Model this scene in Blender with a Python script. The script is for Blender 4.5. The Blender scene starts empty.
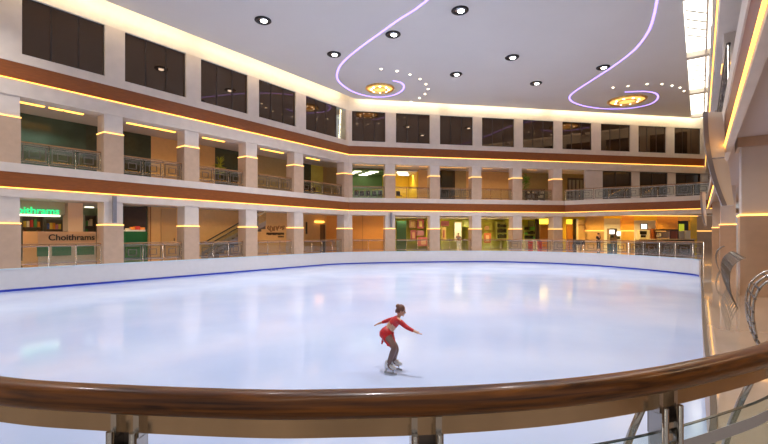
import bpy, bmesh, math, random
from mathutils import Vector, Matrix
random.seed(7)
sc = bpy.context.scene
C = sc.collection
PI = math.pi
DOWNP=290; GALP=90; WORLDP=0.37
F_PX = 425.0; HOR = 234.0; EYE = 1.6     # focal length in pixels, horizon row, eye height

# ------------------------------------------------------------------ materials
MATS = {}
def mat(name, col, rough=0.5, metal=0.0, var=0.0, scale=4.0, bump=0.0, coat=0.0, spec=None, stretch=(1,1,1)):
    if name in MATS: return MATS[name]
    m = bpy.data.materials.new(name); m.use_nodes = True
    nt = m.node_tree; b = nt.nodes['Principled BSDF']
    b.inputs['Base Color'].default_value = (*col, 1)
    b.inputs['Roughness'].default_value = rough
    b.inputs['Metallic'].default_value = metal
    if coat: b.inputs['Coat Weight'].default_value = coat; b.inputs['Coat Roughness'].default_value = 0.08
    if spec is not None: b.inputs['Specular IOR Level'].default_value = spec
    if var or bump:
        tc = nt.nodes.new('ShaderNodeTexCoord'); mp = nt.nodes.new('ShaderNodeMapping')
        mp.inputs['Scale'].default_value = stretch
        nz = nt.nodes.new('ShaderNodeTexNoise'); nz.inputs['Scale'].default_value = scale; nz.inputs['Detail'].default_value = 5
        nt.links.new(tc.outputs['Object'], mp.inputs[0]); nt.links.new(mp.outputs[0], nz.inputs['Vector'])
        if var:
            rp = nt.nodes.new('ShaderNodeValToRGB')
            rp.color_ramp.elements[0].position = 0.3; rp.color_ramp.elements[1].position = 0.7
            rp.color_ramp.elements[0].color = (*[c*(1-var) for c in col], 1)
            rp.color_ramp.elements[1].color = (*[min(1, c*(1+var)) for c in col], 1)
            nt.links.new(nz.outputs['Fac'], rp.inputs[0]); nt.links.new(rp.outputs[0], b.inputs['Base Color'])
        if bump:
            bp = nt.nodes.new('ShaderNodeBump'); bp.inputs['Strength'].default_value = bump; bp.inputs['Distance'].default_value = 0.02
            nt.links.new(nz.outputs['Fac'], bp.inputs['Height']); nt.links.new(bp.outputs[0], b.inputs['Normal'])
    MATS[name] = m; return m
def glow(name, col, strength):
    if name in MATS: return MATS[name]
    m = bpy.data.materials.new(name); m.use_nodes = True
    b = m.node_tree.nodes['Principled BSDF']
    b.inputs['Base Color'].default_value = (*[c*0.5 for c in col], 1)
    b.inputs['Emission Color'].default_value = (*col, 1); b.inputs['Emission Strength'].default_value = strength
    MATS[name] = m; return m
def glass(name, tint, gloss=0.12, rough=0.02):
    if name in MATS: return MATS[name]
    m = bpy.data.materials.new(name); m.use_nodes = True; nt = m.node_tree
    nt.nodes.clear()
    o = nt.nodes.new('ShaderNodeOutputMaterial'); mx = nt.nodes.new('ShaderNodeMixShader')
    t = nt.nodes.new('ShaderNodeBsdfTransparent'); g = nt.nodes.new('ShaderNodeBsdfGlossy')
    t.inputs[0].default_value = (*tint, 1); g.inputs['Roughness'].default_value = rough
    mx.inputs[0].default_value = gloss
    nt.links.new(t.outputs[0], mx.inputs[1]); nt.links.new(g.outputs[0], mx.inputs[2]); nt.links.new(mx.outputs[0], o.inputs[0])
    MATS[name] = m; return m

STONE = mat('pale_stone', (0.68,0.585,0.50), 0.45, var=0.05, scale=2.0)
BEIGE = mat('beige_stone', (0.55,0.38,0.26), 0.35, var=0.06, scale=3.0)
BROWN = mat('brown_wood_band', (0.25,0.072,0.016), 0.35, var=0.15, scale=3.0, stretch=(1,1,6))
CREAM = mat('cream_plaster', (0.78,0.72,0.62), 0.7, var=0.03)
CEIL = mat('ceiling_paint', (0.68,0.645,0.61), 0.75, var=0.02, scale=0.4)
WARMWALL = mat('warm_beige_wall', (0.70,0.45,0.20), 0.55, var=0.04)
OCHRE = mat('ochre_wall', (0.66,0.42,0.13), 0.5, var=0.05)
ORANGE = mat('orange_wall', (0.85,0.42,0.10), 0.6, var=0.03)
OLIVE = mat('olive_wall', (0.40,0.31,0.15), 0.6, var=0.05)
GREENGLASS = mat('green_grey_glass_wall', (0.06,0.10,0.075), 0.2, var=0.25, scale=0.8)
DARKGREEN = mat('dark_green_panel', (0.025,0.045,0.03), 0.35, var=0.2)
LIME = mat('lime_wall', (0.62,0.60,0.14), 0.6, var=0.05)
GREENWALL = mat('leaf_green_wall', (0.17,0.30,0.11), 0.5, var=0.05)
YELLOW = mat('yellow_wall_and_glow', (0.85,0.60,0.05), 0.5, var=0.04)  # plain yellow upstairs; in the cafe recess warm light put into the colour
DARK = mat('dark_brown', (0.035,0.022,0.016), 0.35, var=0.2)
WOOD = mat('mid_brown_wood', (0.32,0.15,0.05), 0.4, var=0.2, scale=5, stretch=(1,1,5))
SOFFIT = mat('soffit_paint', (0.55,0.50,0.50), 0.6)
FLOORM = mat('polished_stone_floor', (0.50,0.40,0.31), 0.04, var=0.08, scale=1.2, coat=0.6)
STEEL = mat('brushed_steel', (0.55,0.52,0.48), 0.25, 1.0)
DARKSTEEL = mat('dark_steel', (0.16,0.14,0.13), 0.35, 0.9)
BRONZE = mat('bronze_steel_plate', (0.50,0.37,0.24), 0.22, 1.0, var=0.25, scale=2.5, stretch=(1,1,0.2))
BLACK = mat('black_plastic', (0.012,0.012,0.014), 0.4)
WHITE = mat('white_paint', (0.8,0.8,0.8), 0.5)
GREYM = mat('grey_metal', (0.30,0.29,0.31), 0.4, 0.3)
BOARD = mat('white_rink_board', (0.70,0.69,0.70), 0.3, var=0.02)
BLUE = mat('blue_kick_strip', (0.02,0.05,0.45), 0.35)
DGLASS = mat('bronze_window_glass', (0.025,0.014,0.008), 0.03, spec=1.0)
DGLASS.node_tree.nodes['Principled BSDF'].inputs['IOR'].default_value=1.6
DGLASS.node_tree.nodes['Principled BSDF'].inputs['Specular Tint'].default_value=(.85,.62,.45,1)
CLEAR = glass('clear_glass', (0.92,0.96,0.94), 0.08)
CLEARN = glass('near_clear_glass', (0.90,0.95,0.93), 0.05)
FROST = mat('frosted_glass_stripe', (0.55,0.55,0.58), 0.6)
GEDGE = mat('glass_edge', (0.02,0.05,0.045), 0.2)
LEDY = glow('amber_led', (1.0,0.46,0.07), 3.8)
LEDC = glow('warm_led', (1.0,0.50,0.12), 3.2)
LEDP = glow('violet_led', (0.42,0.30,1.0), 2.2)
COVE = glow('cove_light', (1.0,0.80,0.50), 20)
GREENNEON = glow('green_neon', (0.03,0.9,0.30), 1.3)
SHOPLIGHT = glow('shop_light', (1.0,0.92,0.70), 2.5)
GOLDGLOW = glow('gold_lamp', (1.0,0.50,0.12), 1.6)
GOLD = mat('gold_leaf_metal', (0.85,0.55,0.18), 0.3, 0.9, var=0.2, scale=6)
LAMP = glow('lamp_white', (1.0,0.97,0.92), 9.0)
STAR = glow('star_lamp', (1.0,0.90,0.65), 5.0)
SKYGLASS = glow('daylight_glass', (1.0,0.95,0.80), 3.0)
SCREEN = glow('screen_white', (0.85,0.95,1.0), 1.4)
RSTEEL = mat('railing_steel', (0.22,0.20,0.18), 0.35, 0.8)
LEAF = mat('leaf', (0.10,0.28,0.03), 0.5, var=0.4, scale=10)

# ------------------------------------------------------------------ object helpers
def tag(o, label=None, cat=None, group=None, kind=None):
    if label: o['label'] = label
    if cat: o['category'] = cat
    if group: o['group'] = group
    if kind: o['kind'] = kind
    return o
def empty(name, label, cat, loc=(0,0,0), group=None):
    o = bpy.data.objects.new(name, None); C.objects.link(o); o.location = loc
    o.empty_display_size = 0.1
    bpy.context.view_layer.update()
    return tag(o, label, cat, group)
class MB:
    """collects geometry (world coordinates) for ONE mesh object"""
    def __init__(s): s.bm = bmesh.new(); s.mats = []
    def mi(s, m):
        if m not in s.mats: s.mats.append(m)
        return s.mats.index(m)
    def prism(s, pts, z0, z1, m):
        n = len(pts)
        if sum(pts[i][0]*pts[(i+1)%n][1]-pts[(i+1)%n][0]*pts[i][1] for i in range(n)) < 0: pts = list(pts)[::-1]
        k = s.mi(m)
        a = [s.bm.verts.new((p[0],p[1],z0)) for p in pts]; b = [s.bm.verts.new((p[0],p[1],z1)) for p in pts]
        fs = [s.bm.faces.new(a[::-1]), s.bm.faces.new(b)]
        for i in range(n): fs.append(s.bm.faces.new((a[i], a[(i+1)%n], b[(i+1)%n], b[i])))
        for f in fs: f.material_index = k
        return s
    def box(s, c, d, m, rz=0):
        x,y,z = d[0]/2,d[1]/2,d[2]/2; cs,sn = math.cos(rz),math.sin(rz)
        return s.prism([(c[0]+px*cs-py*sn, c[1]+px*sn+py*cs) for px,py in ((-x,-y),(x,-y),(x,y),(-x,y))], c[2]-z, c[2]+z, m)
    def rings(s, rings, m, closed=False, caps=True, smooth=True):
        k = s.mi(m); V = [[s.bm.verts.new(p) for p in r] for r in rings]; n = len(V[0])
        R = len(V)
        for i in range(R if closed else R-1):
            for j in range(n):
                f = s.bm.faces.new((V[i][j], V[i][(j+1)%n], V[(i+1)%R][(j+1)%n], V[(i+1)%R][j])); f.material_index = k; f.smooth = smooth
        if caps and not closed:
            for r in (V[0][::-1], V[-1]):
                f = s.bm.faces.new(r); f.material_index = k
        return s
    def tube(s, pts, r, m, seg=8, closed=False):
        pts = [Vector(p) for p in pts]; out = []; n = len(pts)
        for i,p in enumerate(pts):
            if closed: d = pts[(i+1)%n]-pts[i-1]
            else: d = pts[min(i+1,n-1)]-pts[max(i-1,0)]
            d.normalize()
            u = Vector((0,0,1)) if abs(d.z) < 0.95 else Vector((0,1,0))
            a = d.cross(u).normalized(); b = a.cross(d).normalized()
            rr = r[i] if isinstance(r,(list,tuple)) else r
            out.append([p+a*math.cos(2*PI*j/seg)*rr+b*math.sin(2*PI*j/seg)*rr for j in range(seg)])
        return s.rings(out, m, closed)
    def sweep(s, path, prof, m, smooth=False):
        """path: plan points; prof: (offset to the left of travel, z) loop"""
        out = []; n = len(path)
        for i in range(n):
            p = Vector(path[i][:2]); d = Vector(path[min(i+1,n-1)][:2])-Vector(path[max(i-1,0)][:2]); d.normalize()
            nn = Vector((-d.y,d.x))
            out.append([(p.x+nn.x*o, p.y+nn.y*o, z) for o,z in prof])
        return s.rings(out, m, smooth=smooth)
    def lathe(s, c, prof, m, seg=24, axis=None):
        out = [[(c[0]+r*math.cos(2*PI*j/seg), c[1]+r*math.sin(2*PI*j/seg), c[2]+z) for j in range(seg)] for r,z in prof]
        return s.rings(out, m)
    def sphere(s, c, r, m, seg=12, rg=8, rot=None):
        out=[]
        for i in range(1,rg):
            a=PI*i/rg
            ring=[]
            for j in range(seg):
                v=Vector((r[0]*math.sin(a)*math.cos(2*PI*j/seg), r[1]*math.sin(a)*math.sin(2*PI*j/seg), r[2]*math.cos(a)))
                if rot: v = rot @ v
                ring.append(Vector(c)+v)
            out.append(ring)
        return s.rings(out, m)
    def build(s, name, parent=None, kind=None, label=None, cat=None, group=None):
        bmesh.ops.recalc_face_normals(s.bm, faces=s.bm.faces)
        me = bpy.data.meshes.new(name); s.bm.to_mesh(me); s.bm.free()
        for m in s.mats: me.materials.append(m)
        o = bpy.data.objects.new(name, me); C.objects.link(o)
        if parent is not None:
            o.parent = parent; o.matrix_parent_inverse = parent_inv(parent)
        if kind: o['kind'] = kind
        return tag(o, label, cat, group)
def world_of(q):
    if q.parent is None: return q.matrix_basis.copy()
    return world_of(q.parent) @ q.matrix_parent_inverse @ q.matrix_basis
def parent_inv(p): return world_of(p).inverted()
def origin_to(o, loc):
    """moves a childless mesh's origin without moving its geometry"""
    loc = Vector(loc); o.data.transform(Matrix.Translation(-loc)); o.location = loc
    return o

def catmull(pts, n=8):
    P = [Vector(p) for p in pts]; P = [P[0]*2-P[1]]+P+[P[-1]*2-P[-2]]; out=[]
    for i in range(1,len(P)-2):
        for j in range(n):
            t=j/n; a,b,c,d=P[i-1:i+3]
            out.append(0.5*((2*b)+(c-a)*t+(2*a-5*b+4*c-d)*t*t+(3*b-a-3*c+d)*t**3))
    out.append(P[-2]); return out

class Frame:
    """a straight facade: t runs along it, n away from the rink"""
    def __init__(s, o, u, nr):
        s.o = Vector(o); s.u = Vector(u).normalized(); s.n = Vector(nr).normalized()
        s.rz = math.atan2(s.u.y, s.u.x)
    def P(s, t, n): v = s.o+s.u*t+s.n*n; return (v.x, v.y)
    def at(s, px, n):
        a = (px-384)/F_PX; q = s.o+s.n*n
        return (a*q.y-q.x)/(s.u.x-a*s.u.y)
    def k(s, px, n): return s.P(s.at(px,n), n)[1]/F_PX
    def z(s, px, py, n): return EYE+(HOR-py)*s.k(px,n)
    def box(s, mb, t0,t1,n0,n1,z0,z1,m): return mb.prism([s.P(t0,n0),s.P(t1,n0),s.P(t1,n1),s.P(t0,n1)], z0,z1,m)
CA = Vector((-3.2,38.5))
L = Frame((-31.8,0),(0.5967,0.8025),(-0.8025,0.5967))
tA = (CA-L.o).dot(L.u); L.o = CA-L.u*tA
B = Frame(CA,(0.984,0.177),(-0.177,0.984))
R = Frame((0,0),(0.5967,0.8025),(0.8025,-0.5967))
def corner(nl, nb):   # where the left facade's line at depth nl meets the back facade's line at depth nb
    p = L.o+L.n*nl; q = B.o+B.n*nb; d = L.u.x*B.u.y-L.u.y*B.u.x; w = q-p
    t = (w.x*B.u.y-w.y*B.u.x)/d; v = p+L.u*t; return (v.x,v.y)
def cornerBR(nb, nr):
    p = R.o+R.n*nr; q = B.o+B.n*nb; d = R.u.x*B.u.y-R.u.y*B.u.x; w = q-p
    t = (w.x*B.u.y-w.y*B.u.x)/d; v = p+R.u*t; return (v.x,v.y)
def at_plane(px, py, z):
    k = (z-EYE)/(HOR-py); return (k*(px-384), k*F_PX)

# ------------------------------------------------------------------ levels
ICE=-1.05; OP0=3.32; LED1=3.73; BT1=4.48; FL1=4.9; OP1=8.05; LED2=8.78; BT2=9.6; WB=10.05; WT=12.8; CZ=13.7; TOP=14.9
TL=[10.54+4.43*i for i in range(8)]        # left columns
CW=0.98
SB=[3.35,7.64,11.8,16.0,20.3]              # back columns
T0=4.0

# ------------------------------------------------------------------ rink outline, ice, boards, floor
out = [L.P(T0,0),L.P(10,0),L.P(20,0),L.P(30,0),L.P(38,0),L.P(43.0,0),L.P(45.2,0.0),(-2.9,37.6),(0.6,38.9),B.P(6,-0.1),B.P(9.5,-0.15),(10.0,40.3),
       (13.0,39.2),(15.6,37.4),(17.7,34.9),(19.0,31.6),(19.65,28.6),(19.6,26.4),(16.6,22.2),(12.5,16.7),(8.1,10.75),(5.1,6.7),(3.25,4.15),(2.35,3.05),(1.35,2.15),(0.45,1.62),(-0.6,1.5),(-1.6,1.66),
       (-3.5,2.1),(-9,2.9),(-17,3.2),(-24,3.0)]
RINK = [tuple(v) for v in catmull([Vector(p) for p in out], 6)]
bm = bmesh.new()
def loop(pts, z):
    vs=[bm.verts.new((p[0],p[1],z)) for p in pts]
    return [bm.edges.new((vs[i],vs[(i+1)%len(vs)])) for i in range(len(vs))]
es = loop(RINK,0.0)+loop([(-50,-6),(14,-6),(60,48),(60,62),(-20,62),(-50,22)],0.0)
bmesh.ops.triangle_fill(bm, use_beauty=True, use_dissolve=False, edges=es)
for f in bm.faces:
    if f.normal.z < 0: f.normal_flip()
me=bpy.data.meshes.new('floor'); bm.to_mesh(me); bm.free(); me.materials.append(FLOORM)
o=bpy.data.objects.new('floor',me); C.objects.link(o); o['kind']='structure'
# ice
mi = bpy.data.materials.new('rink_ice'); mi.use_nodes=True; nt=mi.node_tree; b=nt.nodes['Principled BSDF']
b.inputs['Base Color'].default_value=(0.50,0.58,0.84,1); b.inputs['Roughness'].default_value=0.12; b.inputs['IOR'].default_value=1.31
tc=nt.nodes.new('ShaderNodeTexCoord'); nz=nt.nodes.new('ShaderNodeTexNoise'); nz.inputs['Scale'].default_value=0.35; nz.inputs['Detail'].default_value=6
mr=nt.nodes.new('ShaderNodeMapRange'); mr.inputs[3].default_value=0.05; mr.inputs[4].default_value=0.16
nt.links.new(tc.outputs['Object'],nz.inputs['Vector']); nt.links.new(nz.outputs['Fac'],mr.inputs[0]); nt.links.new(mr.outputs[0],b.inputs['Roughness'])
rp=nt.nodes.new('ShaderNodeValToRGB'); rp.color_ramp.elements[0].color=(0.50,0.62,0.90,1); rp.color_ramp.elements[1].color=(0.58,0.70,0.95,1)
rp.color_ramp.elements[0].position=0.35; rp.color_ramp.elements[1].position=0.65
nt.links.new(nz.outputs['Fac'],rp.inputs[0]); nt.links.new(rp.outputs[0],b.inputs['Base Color'])
n2=nt.nodes.new('ShaderNodeTexNoise'); n2.inputs['Scale'].default_value=5; n2.inputs['Detail'].default_value=8
bp=nt.nodes.new('ShaderNodeBump'); bp.inputs['Strength'].default_value=0.03; bp.inputs['Distance'].default_value=0.02
nt.links.new(tc.outputs['Object'],n2.inputs['Vector']); nt.links.new(n2.outputs['Fac'],bp.inputs['Height']); nt.links.new(bp.outputs[0],b.inputs['Normal'])
mb=MB(); mb.prism(RINK, ICE-0.1, ICE, mi)
tag(mb.build('ice_sheet'), 'wide pale blue ice sheet of the rink that the skater glides on', 'ice rink')
# boards: white face under the floor edge, blue strip at the ice, nosing at the floor edge with a cyan glow put into its colour
iR=min(range(len(RINK)),key=lambda i:(Vector(RINK[i])-Vector((19.6,26.4))).length)
mb=MB(); cl=RINK[:iR+1]; cr=RINK[iR:]+[RINK[0]]
mb.sweep(cr, [(-0.03,ICE-0.05),(-0.03,-0.03),(0.0,-0.03),(0.0,ICE-0.05)], BEIGE)
mb.sweep(cr, [(-0.055,-0.04),(-0.055,0.012),(-0.005,0.012),(-0.005,-0.04)], DARKSTEEL)
mb.build('rink_kerb', label='beige stone kerb face with dark edge line along the right and near side of the ice', cat='kerb')
mb=MB()
mb.sweep(cl, [(-0.03,ICE-0.05),(-0.03,-0.03),(0.06,-0.03),(0.06,ICE-0.05)], BOARD)
bw=mb.build('rink_board', label='white rink board running around the ice below the promenade', cat='rink board')
mb=MB(); mb.sweep(cl, [(-0.05,ICE-0.02),(-0.05,ICE+0.10),(-0.025,ICE+0.10),(-0.025,ICE-0.02)], BLUE); mb.build('kick_strip', bw, label='blue strip along the ice')
mb=MB(); mb.sweep(cl, [(-0.05,-0.05),(-0.05,0.015),(0.10,0.015),(0.10,-0.05)], mat('cyan_glow_nosing',(0.62,0.74,0.80),0.2)); mb.build('edge_trim', bw, label='edge trim with cyan glow put into its pale blue')

# ------------------------------------------------------------------ facades
trim_n=[0]
def trim(mb, **k):
    trim_n[0]+=1; return mb.build('trim_%d'%trim_n[0], kind='structure')
DEPTH=10.0
def poly_LB(nl0, nl1, t0, sEnd, nb0=None, nb1=None):
    nb0 = nl0 if nb0 is None else nb0; nb1 = nl1 if nb1 is None else nb1
    return [L.P(t0,nl0), corner(nl0,nb0), B.P(sEnd,nb0), B.P(sEnd,nb1), corner(nl1,nb1), L.P(t0,nl1)]
SE=39.5
S_SPLIT = B.at(565,0)
# level one: beams, floor slab front for left + back up to the bowed balcony
mb=MB()
mb.prism(poly_LB(0,CW,T0,S_SPLIT), OP0, LED1, STONE)
mb.prism(poly_LB(0.07,CW,T0,S_SPLIT), LED1, BT1, STONE)
mb.prism(poly_LB(-0.02,CW,T0,S_SPLIT), BT1, FL1, STONE)
mb.prism(poly_LB(0,CW,T0,SE), OP1, LED2, STONE)
mb.prism(poly_LB(0.07,CW,T0,SE), LED2, BT2, STONE)
mb.prism(poly_LB(-0.02,CW,T0,SE), BT2, WB, STONE)
mb.prism(poly_LB(0,0.6,T0,SE), WT, TOP, CREAM)
mb.build('wall_left', kind='structure')
def band(z0,z1,path,m=BROWN,o0=-0.005,o1=0.06):
    m_=MB(); m_.sweep(path,[(o0,z0),(o0,z1),(o1,z1),(o1,z0)],m); return trim(m_)
# travel left->right along the facade; positive offset = left of travel = away from the rink
pathLB1=[L.P(T0,0),L.P(30,0),corner(0,0),B.P(S_SPLIT,0)]
pathLB2=[L.P(T0,0),L.P(30,0),corner(0,0),B.P(SE-1.6,0)]
def pth(pts):   # densify near corners so that the mitre stays small
    o=[]
    for i,p in enumerate(pts):
        o.append(p)
    return o
band(LED1+0.03,BT1,[L.P(T0,0.01),corner(0.01,0.01)]); band(LED1+0.03,BT1,[corner(0.01,0.01),B.P(S_SPLIT,0.01)])
band(LED2+0.03,BT2,[L.P(T0,0.01),corner(0.01,0.01)]); band(LED2+0.03,BT2,[corner(0.01,0.01),B.P(SE-1.6,0.01)])
def led(z,path,m=LEDY,h=0.035,o0=-0.035,o1=0.03):
    m_=MB(); m_.sweep(path,[(o0,z),(o0,z+h),(o1,z+h),(o1,z)],m); return trim(m_)
for z in (LED1,LED2):
    led(z,[L.P(T0,0),corner(0,0)])
led(LED1,[corner(0,0),B.P(S_SPLIT,0)]); led(LED2,[corner(0,0),B.P(SE-1.7,0)])

# upper windows with their piers
wins=[]
wn=[0]
piers_L=[(a,a+CW) for a in TL]
def upper_window(fr,t0,t1,lit=False):
    wn[0]+=1; m_=MB()
    n=3 if t1-t0>2.5 else 1
    fr.box(m_, t0,t1,0.16,0.20,WB,WT, DGLASS)
    for i in range(n+1):
        c=t0+(t1-t0)*i/n; fr.box(m_, max(t0,c-0.03),min(t1,c+0.03),0.13,0.16,WB,WT,DARK)
    fr.box(m_,t0,t1,0.13,0.16,WB,WB+0.05,DARK); fr.box(m_,t0,t1,0.13,0.16,WT-0.05,WT,DARK)
    return m_.build('window_%d'%wn[0], kind='structure')
mb=MB(); mL=[]
edges_px=[(105,125),(186,201),(248,259),(296,306)]
pL=[(TL[0],TL[0]+CW),(TL[1],TL[1]+CW),(TL[2],TL[2]+CW),(L.at(-8,0),L.at(22,0))]+[(L.at(a,0),L.at(b,0)) for a,b in edges_px]
pL.append((L.at(346.3,0),tA))
for a,b_ in pL[:-1]: L.box(mb,a,b_,0,0.6,WB,WT,STONE)
mb.prism([L.P(pL[-1][0],0),corner(0,0),B.P(B.at(352,0),0),B.P(B.at(352,0),0.6),corner(0.6,0.6),L.P(pL[-1][0],0.6)],WB,WT,STONE)
tclr=L.at(337,0)
for i in range(len(pL)-1):
    a=pL[i][1]; b_=pL[i+1][0]
    if i==len(pL)-2: b_=tclr
    upper_window(L,a,b_)
# clear corner pane looking into a lit room
wn[0]+=1; m_=MB(); L.box(m_,tclr,pL[-1][0],0.14,0.17,WB,WT,CLEAR)
L.box(m_,tclr,tclr+0.06,0.12,0.19,WB,WT,DARK); m_.build('window_%d'%wn[0],kind='structure')
L.box(mb,tclr-1.6,pL[-1][0]+0.3,2.0,2.1,WB,WT,WARMWALL); L.box(mb,tclr-1.6,tclr-1.55,0.6,2.0,WB,WT,WARMWALL)
L.box(mb,tclr-1.6,tA+0.5,0.6,2.1,WT,WT+0.1,WARMWALL)
pB=[(B.at(385.5,0),B.at(396,0)),(B.at(430,0),B.at(440,0)),(B.at(473,0),B.at(482,0)),(B.at(514.5,0),B.at(523,0)),(B.at(554,0),B.at(562.5,0)),
    (B.at(592,0),B.at(601,0)),(B.at(630.5,0),B.at(638.5,0)),(B.at(666.5,0),B.at(674.5,0)),(B.at(701,0),SE)]
for a,b_ in pB: B.box(mb,a,b_,0,0.6,WB,WT,STONE)
prev=B.at(352,0)
for a,b_ in pB: upper_window(B,prev,a); prev=b_
mb.build('wall_back',kind='structure')

# slabs, gallery ceilings, gallery walls (left and back)
for za_,zb2,se_,m2_,nm_ in ((FL1-0.25,FL1,S_SPLIT,FLOORM,'floor'),(OP1+0.25,OP1+0.35,SE,SOFFIT,'ceiling'),(OP0+0.15,OP0+0.25,S_SPLIT,SOFFIT,'ceiling')):
    for pl in ([L.P(T0,CW),corner(CW,CW),corner(DEPTH,DEPTH),L.P(T0,DEPTH)],[corner(CW,CW),B.P(se_,CW),B.P(se_,DEPTH),corner(DEPTH,DEPTH)]):
        mb=MB(); mb.prism(pl,za_,zb2,m2_); mb.build(nm_,kind='structure')

# ------------------------------------------------------------------ columns
ORD=['first','second','third','fourth','fifth','sixth','seventh','eighth','ninth']
def column(poly_fn, z0, z1, zled, label, group, base):
    root=empty('column',label,'column',(*base,z0),group)
    m_=MB(); m_.prism(poly_fn(0.0),z0,zled,BEIGE); m_.build('lower_shaft',root,label='beige stone lower shaft')
    m_=MB(); m_.prism(poly_fn(0.03),zled+0.045,z1,STONE); m_.build('upper_shaft',root,label='pale upper shaft')
    m_=MB(); m_.prism(poly_fn(-0.015),zled,zled+0.045,LEDC); m_.build('light_band',root,label='glowing amber band')
    return root
def colpoly(fr,t,w,n0=0.02,d=CW-0.04):
    def f(i):
        return [fr.P(t+i,n0+i),fr.P(t+w-i,n0+i),fr.P(t+w-i,n0+d-i),fr.P(t+i,n0+d-i)]
    return f
def ordl(i,n): return ORD[n-1-i]
for lev,(z0,z1,zl,nm) in enumerate(((0,OP0,2.07,'ground floor'),(FL1,OP1,7.03,'first-floor gallery'))):
    for i,t in enumerate(TL):
        j=len(TL)-1-i
        if i<3 : nm2='beyond the left edge of the photo'
        column(colpoly(L,t,CW),z0,z1,zl,'column on the left wing, %s, %s to the left of the corner column'%(nm,ORD[j]),'columns of the left wing, '+nm,L.P(t+.5,.5))
    tc0=L.at(344.4,0); sB=B.at(352.6,0)
    def cp(i,tc0=tc0,sB=sB):
        return [L.P(tc0+i,0.02+i),corner(0.02+i,0.02+i),B.P(sB-i,0.02+i),B.P(sB-i,CW-0.02-i),corner(CW-0.02-i,CW-0.02-i),L.P(tc0+i,CW-0.02-i)]
    column(cp,z0,z1,zl,'angled stone column with glowing band at the corner between left and back wings, %s'%nm,None,corner(.5,.5))
    for i,s_ in enumerate(SB):
        w = CW
        column(colpoly(B,s_,w),z0,z1,zl,'column on the back wing, %s, %s to the right of the corner column'%(nm,ORD[i]),'columns of the back wing, '+nm,B.P(s_+.5,.5))

# ------------------------------------------------------------------ gallery walls behind the columns
GN=4.6
wall_count=[0]
def seg(mb,fr,px0,px1,z0,z1,m,n=GN,th=0.15,t0=None,t1=None):
    a=fr.at(px0,n) if t0 is None else t0; c=fr.at(px1,n) if t1 is None else t1
    fr.box(mb,a,c,n,n+th,z0,z1,m)
tcn=(Vector(corner(GN,GN))-L.o).dot(L.u); scn=(Vector(corner(GN,GN))-B.o).dot(B.u)
mb=MB()
# ground, left
seg(mb,L,0,147,0,0.1,WARMWALL,t0=T0)
seg(mb,L,147,190,0,3.5,WARMWALL); seg(mb,L,190,247,0,3.5,WARMWALL); seg(mb,L,247,320,0,3.5,WARMWALL); seg(mb,L,320,330,2.55,3.5,WARMWALL)
L.box(mb,L.at(330,GN),tcn,GN,GN+.15,0,3.5,WARMWALL)
# ground, back
B.box(mb,scn,B.at(393,GN),GN,GN+.15,0,3.5,ORANGE)
# first floor, left
z0,z1=FL1,OP1+0.25
L.box(mb,T0,L.at(86,GN),GN,GN+.15,z0,z1,GREENGLASS)
seg(mb,L,86,100,z0,z1,DARKGREEN); seg(mb,L,100,151,z0,z1,DARKGREEN); seg(mb,L,151,192,z0,z1,WARMWALL)
seg(mb,L,192,215,z0,z1,WARMWALL); seg(mb,L,215,240,z0,z1,DARKGREEN); seg(mb,L,240,300,z0,z1,OLIVE)
seg(mb,L,300,311,z0,z1,DARKGREEN); seg(mb,L,311,323,z0,z1,LIME); L.box(mb,L.at(323,GN),tcn,GN,GN+.15,z0,z1,OLIVE)
# first floor, back
B.box(mb,scn-.3,B.at(345,GN)-.15,GN,GN+.15,z0,z1,OLIVE)
L.box(mb,tcn-.1,tcn+1.5,GN,GN+.15,z0,z1,OLIVE)
L.box(mb,tcn-.1,tcn+1.5,GN,GN+.15,0,3.5,WARMWALL)
B.box(mb,B.at(418,GN),B.at(436,GN),GN,GN+.15,z0,z1,WARMWALL)
seg(mb,B,436,455,z0,z1,DARK); seg(mb,B,455,466,z0,z1,OLIVE); seg(mb,B,466,520,z0,z1,WARMWALL); seg(mb,B,520,556,z0,z1,OLIVE)
mb.build('wall_left', kind='structure')
# shop rooms behind the back gallery
mb=MB(); RN=8.2
def room(px0,px1,z0,z1,m,ceil,n0=GN,n1=RN,fr=B,light=True,sidem=None):
    a,c=fr.at(px0,n0),fr.at(px1,n0); sidem=sidem or m
    fr.box(mb,a-.6,c+.6,n1,n1+.15,z0,z1,m)
    fr.box(mb,a-.15,a,n0,n1,z0,z1,sidem); fr.box(mb,c,c+.15,n0,n1,z0,z1,sidem)
    fr.box(mb,a,c,n0,n1,z1,z1+.1,ceil)
room(394,436,0,3.3,LIME,WHITE); room(437.5,478,0,3.3,LIME,WHITE); room(479,518,0,3.3,LIME,WHITE); room(519,556,0,3.3,LIME,WHITE)
room(345,392.5,FL1,8.1,GREENWALL,GREENWALL); room(394,417,FL1,8.1,YELLOW,WHITE)
L_sup0,L_sup1=-20,146
a,c=L.at(-20,GN),L.at(146,GN)
L.box(mb,a,c,GN+5,GN+5.15,0,3.5,mat('supermarket_back_wall',(0.30,0.36,0.22),0.5)); L.box(mb,c,c+.15,GN,GN+5,0,3.5,DARKGREEN); L.box(mb,T0,a,GN,GN+.15,0,3.5,WARMWALL)
mb.build('wall_back', kind='structure')

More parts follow.
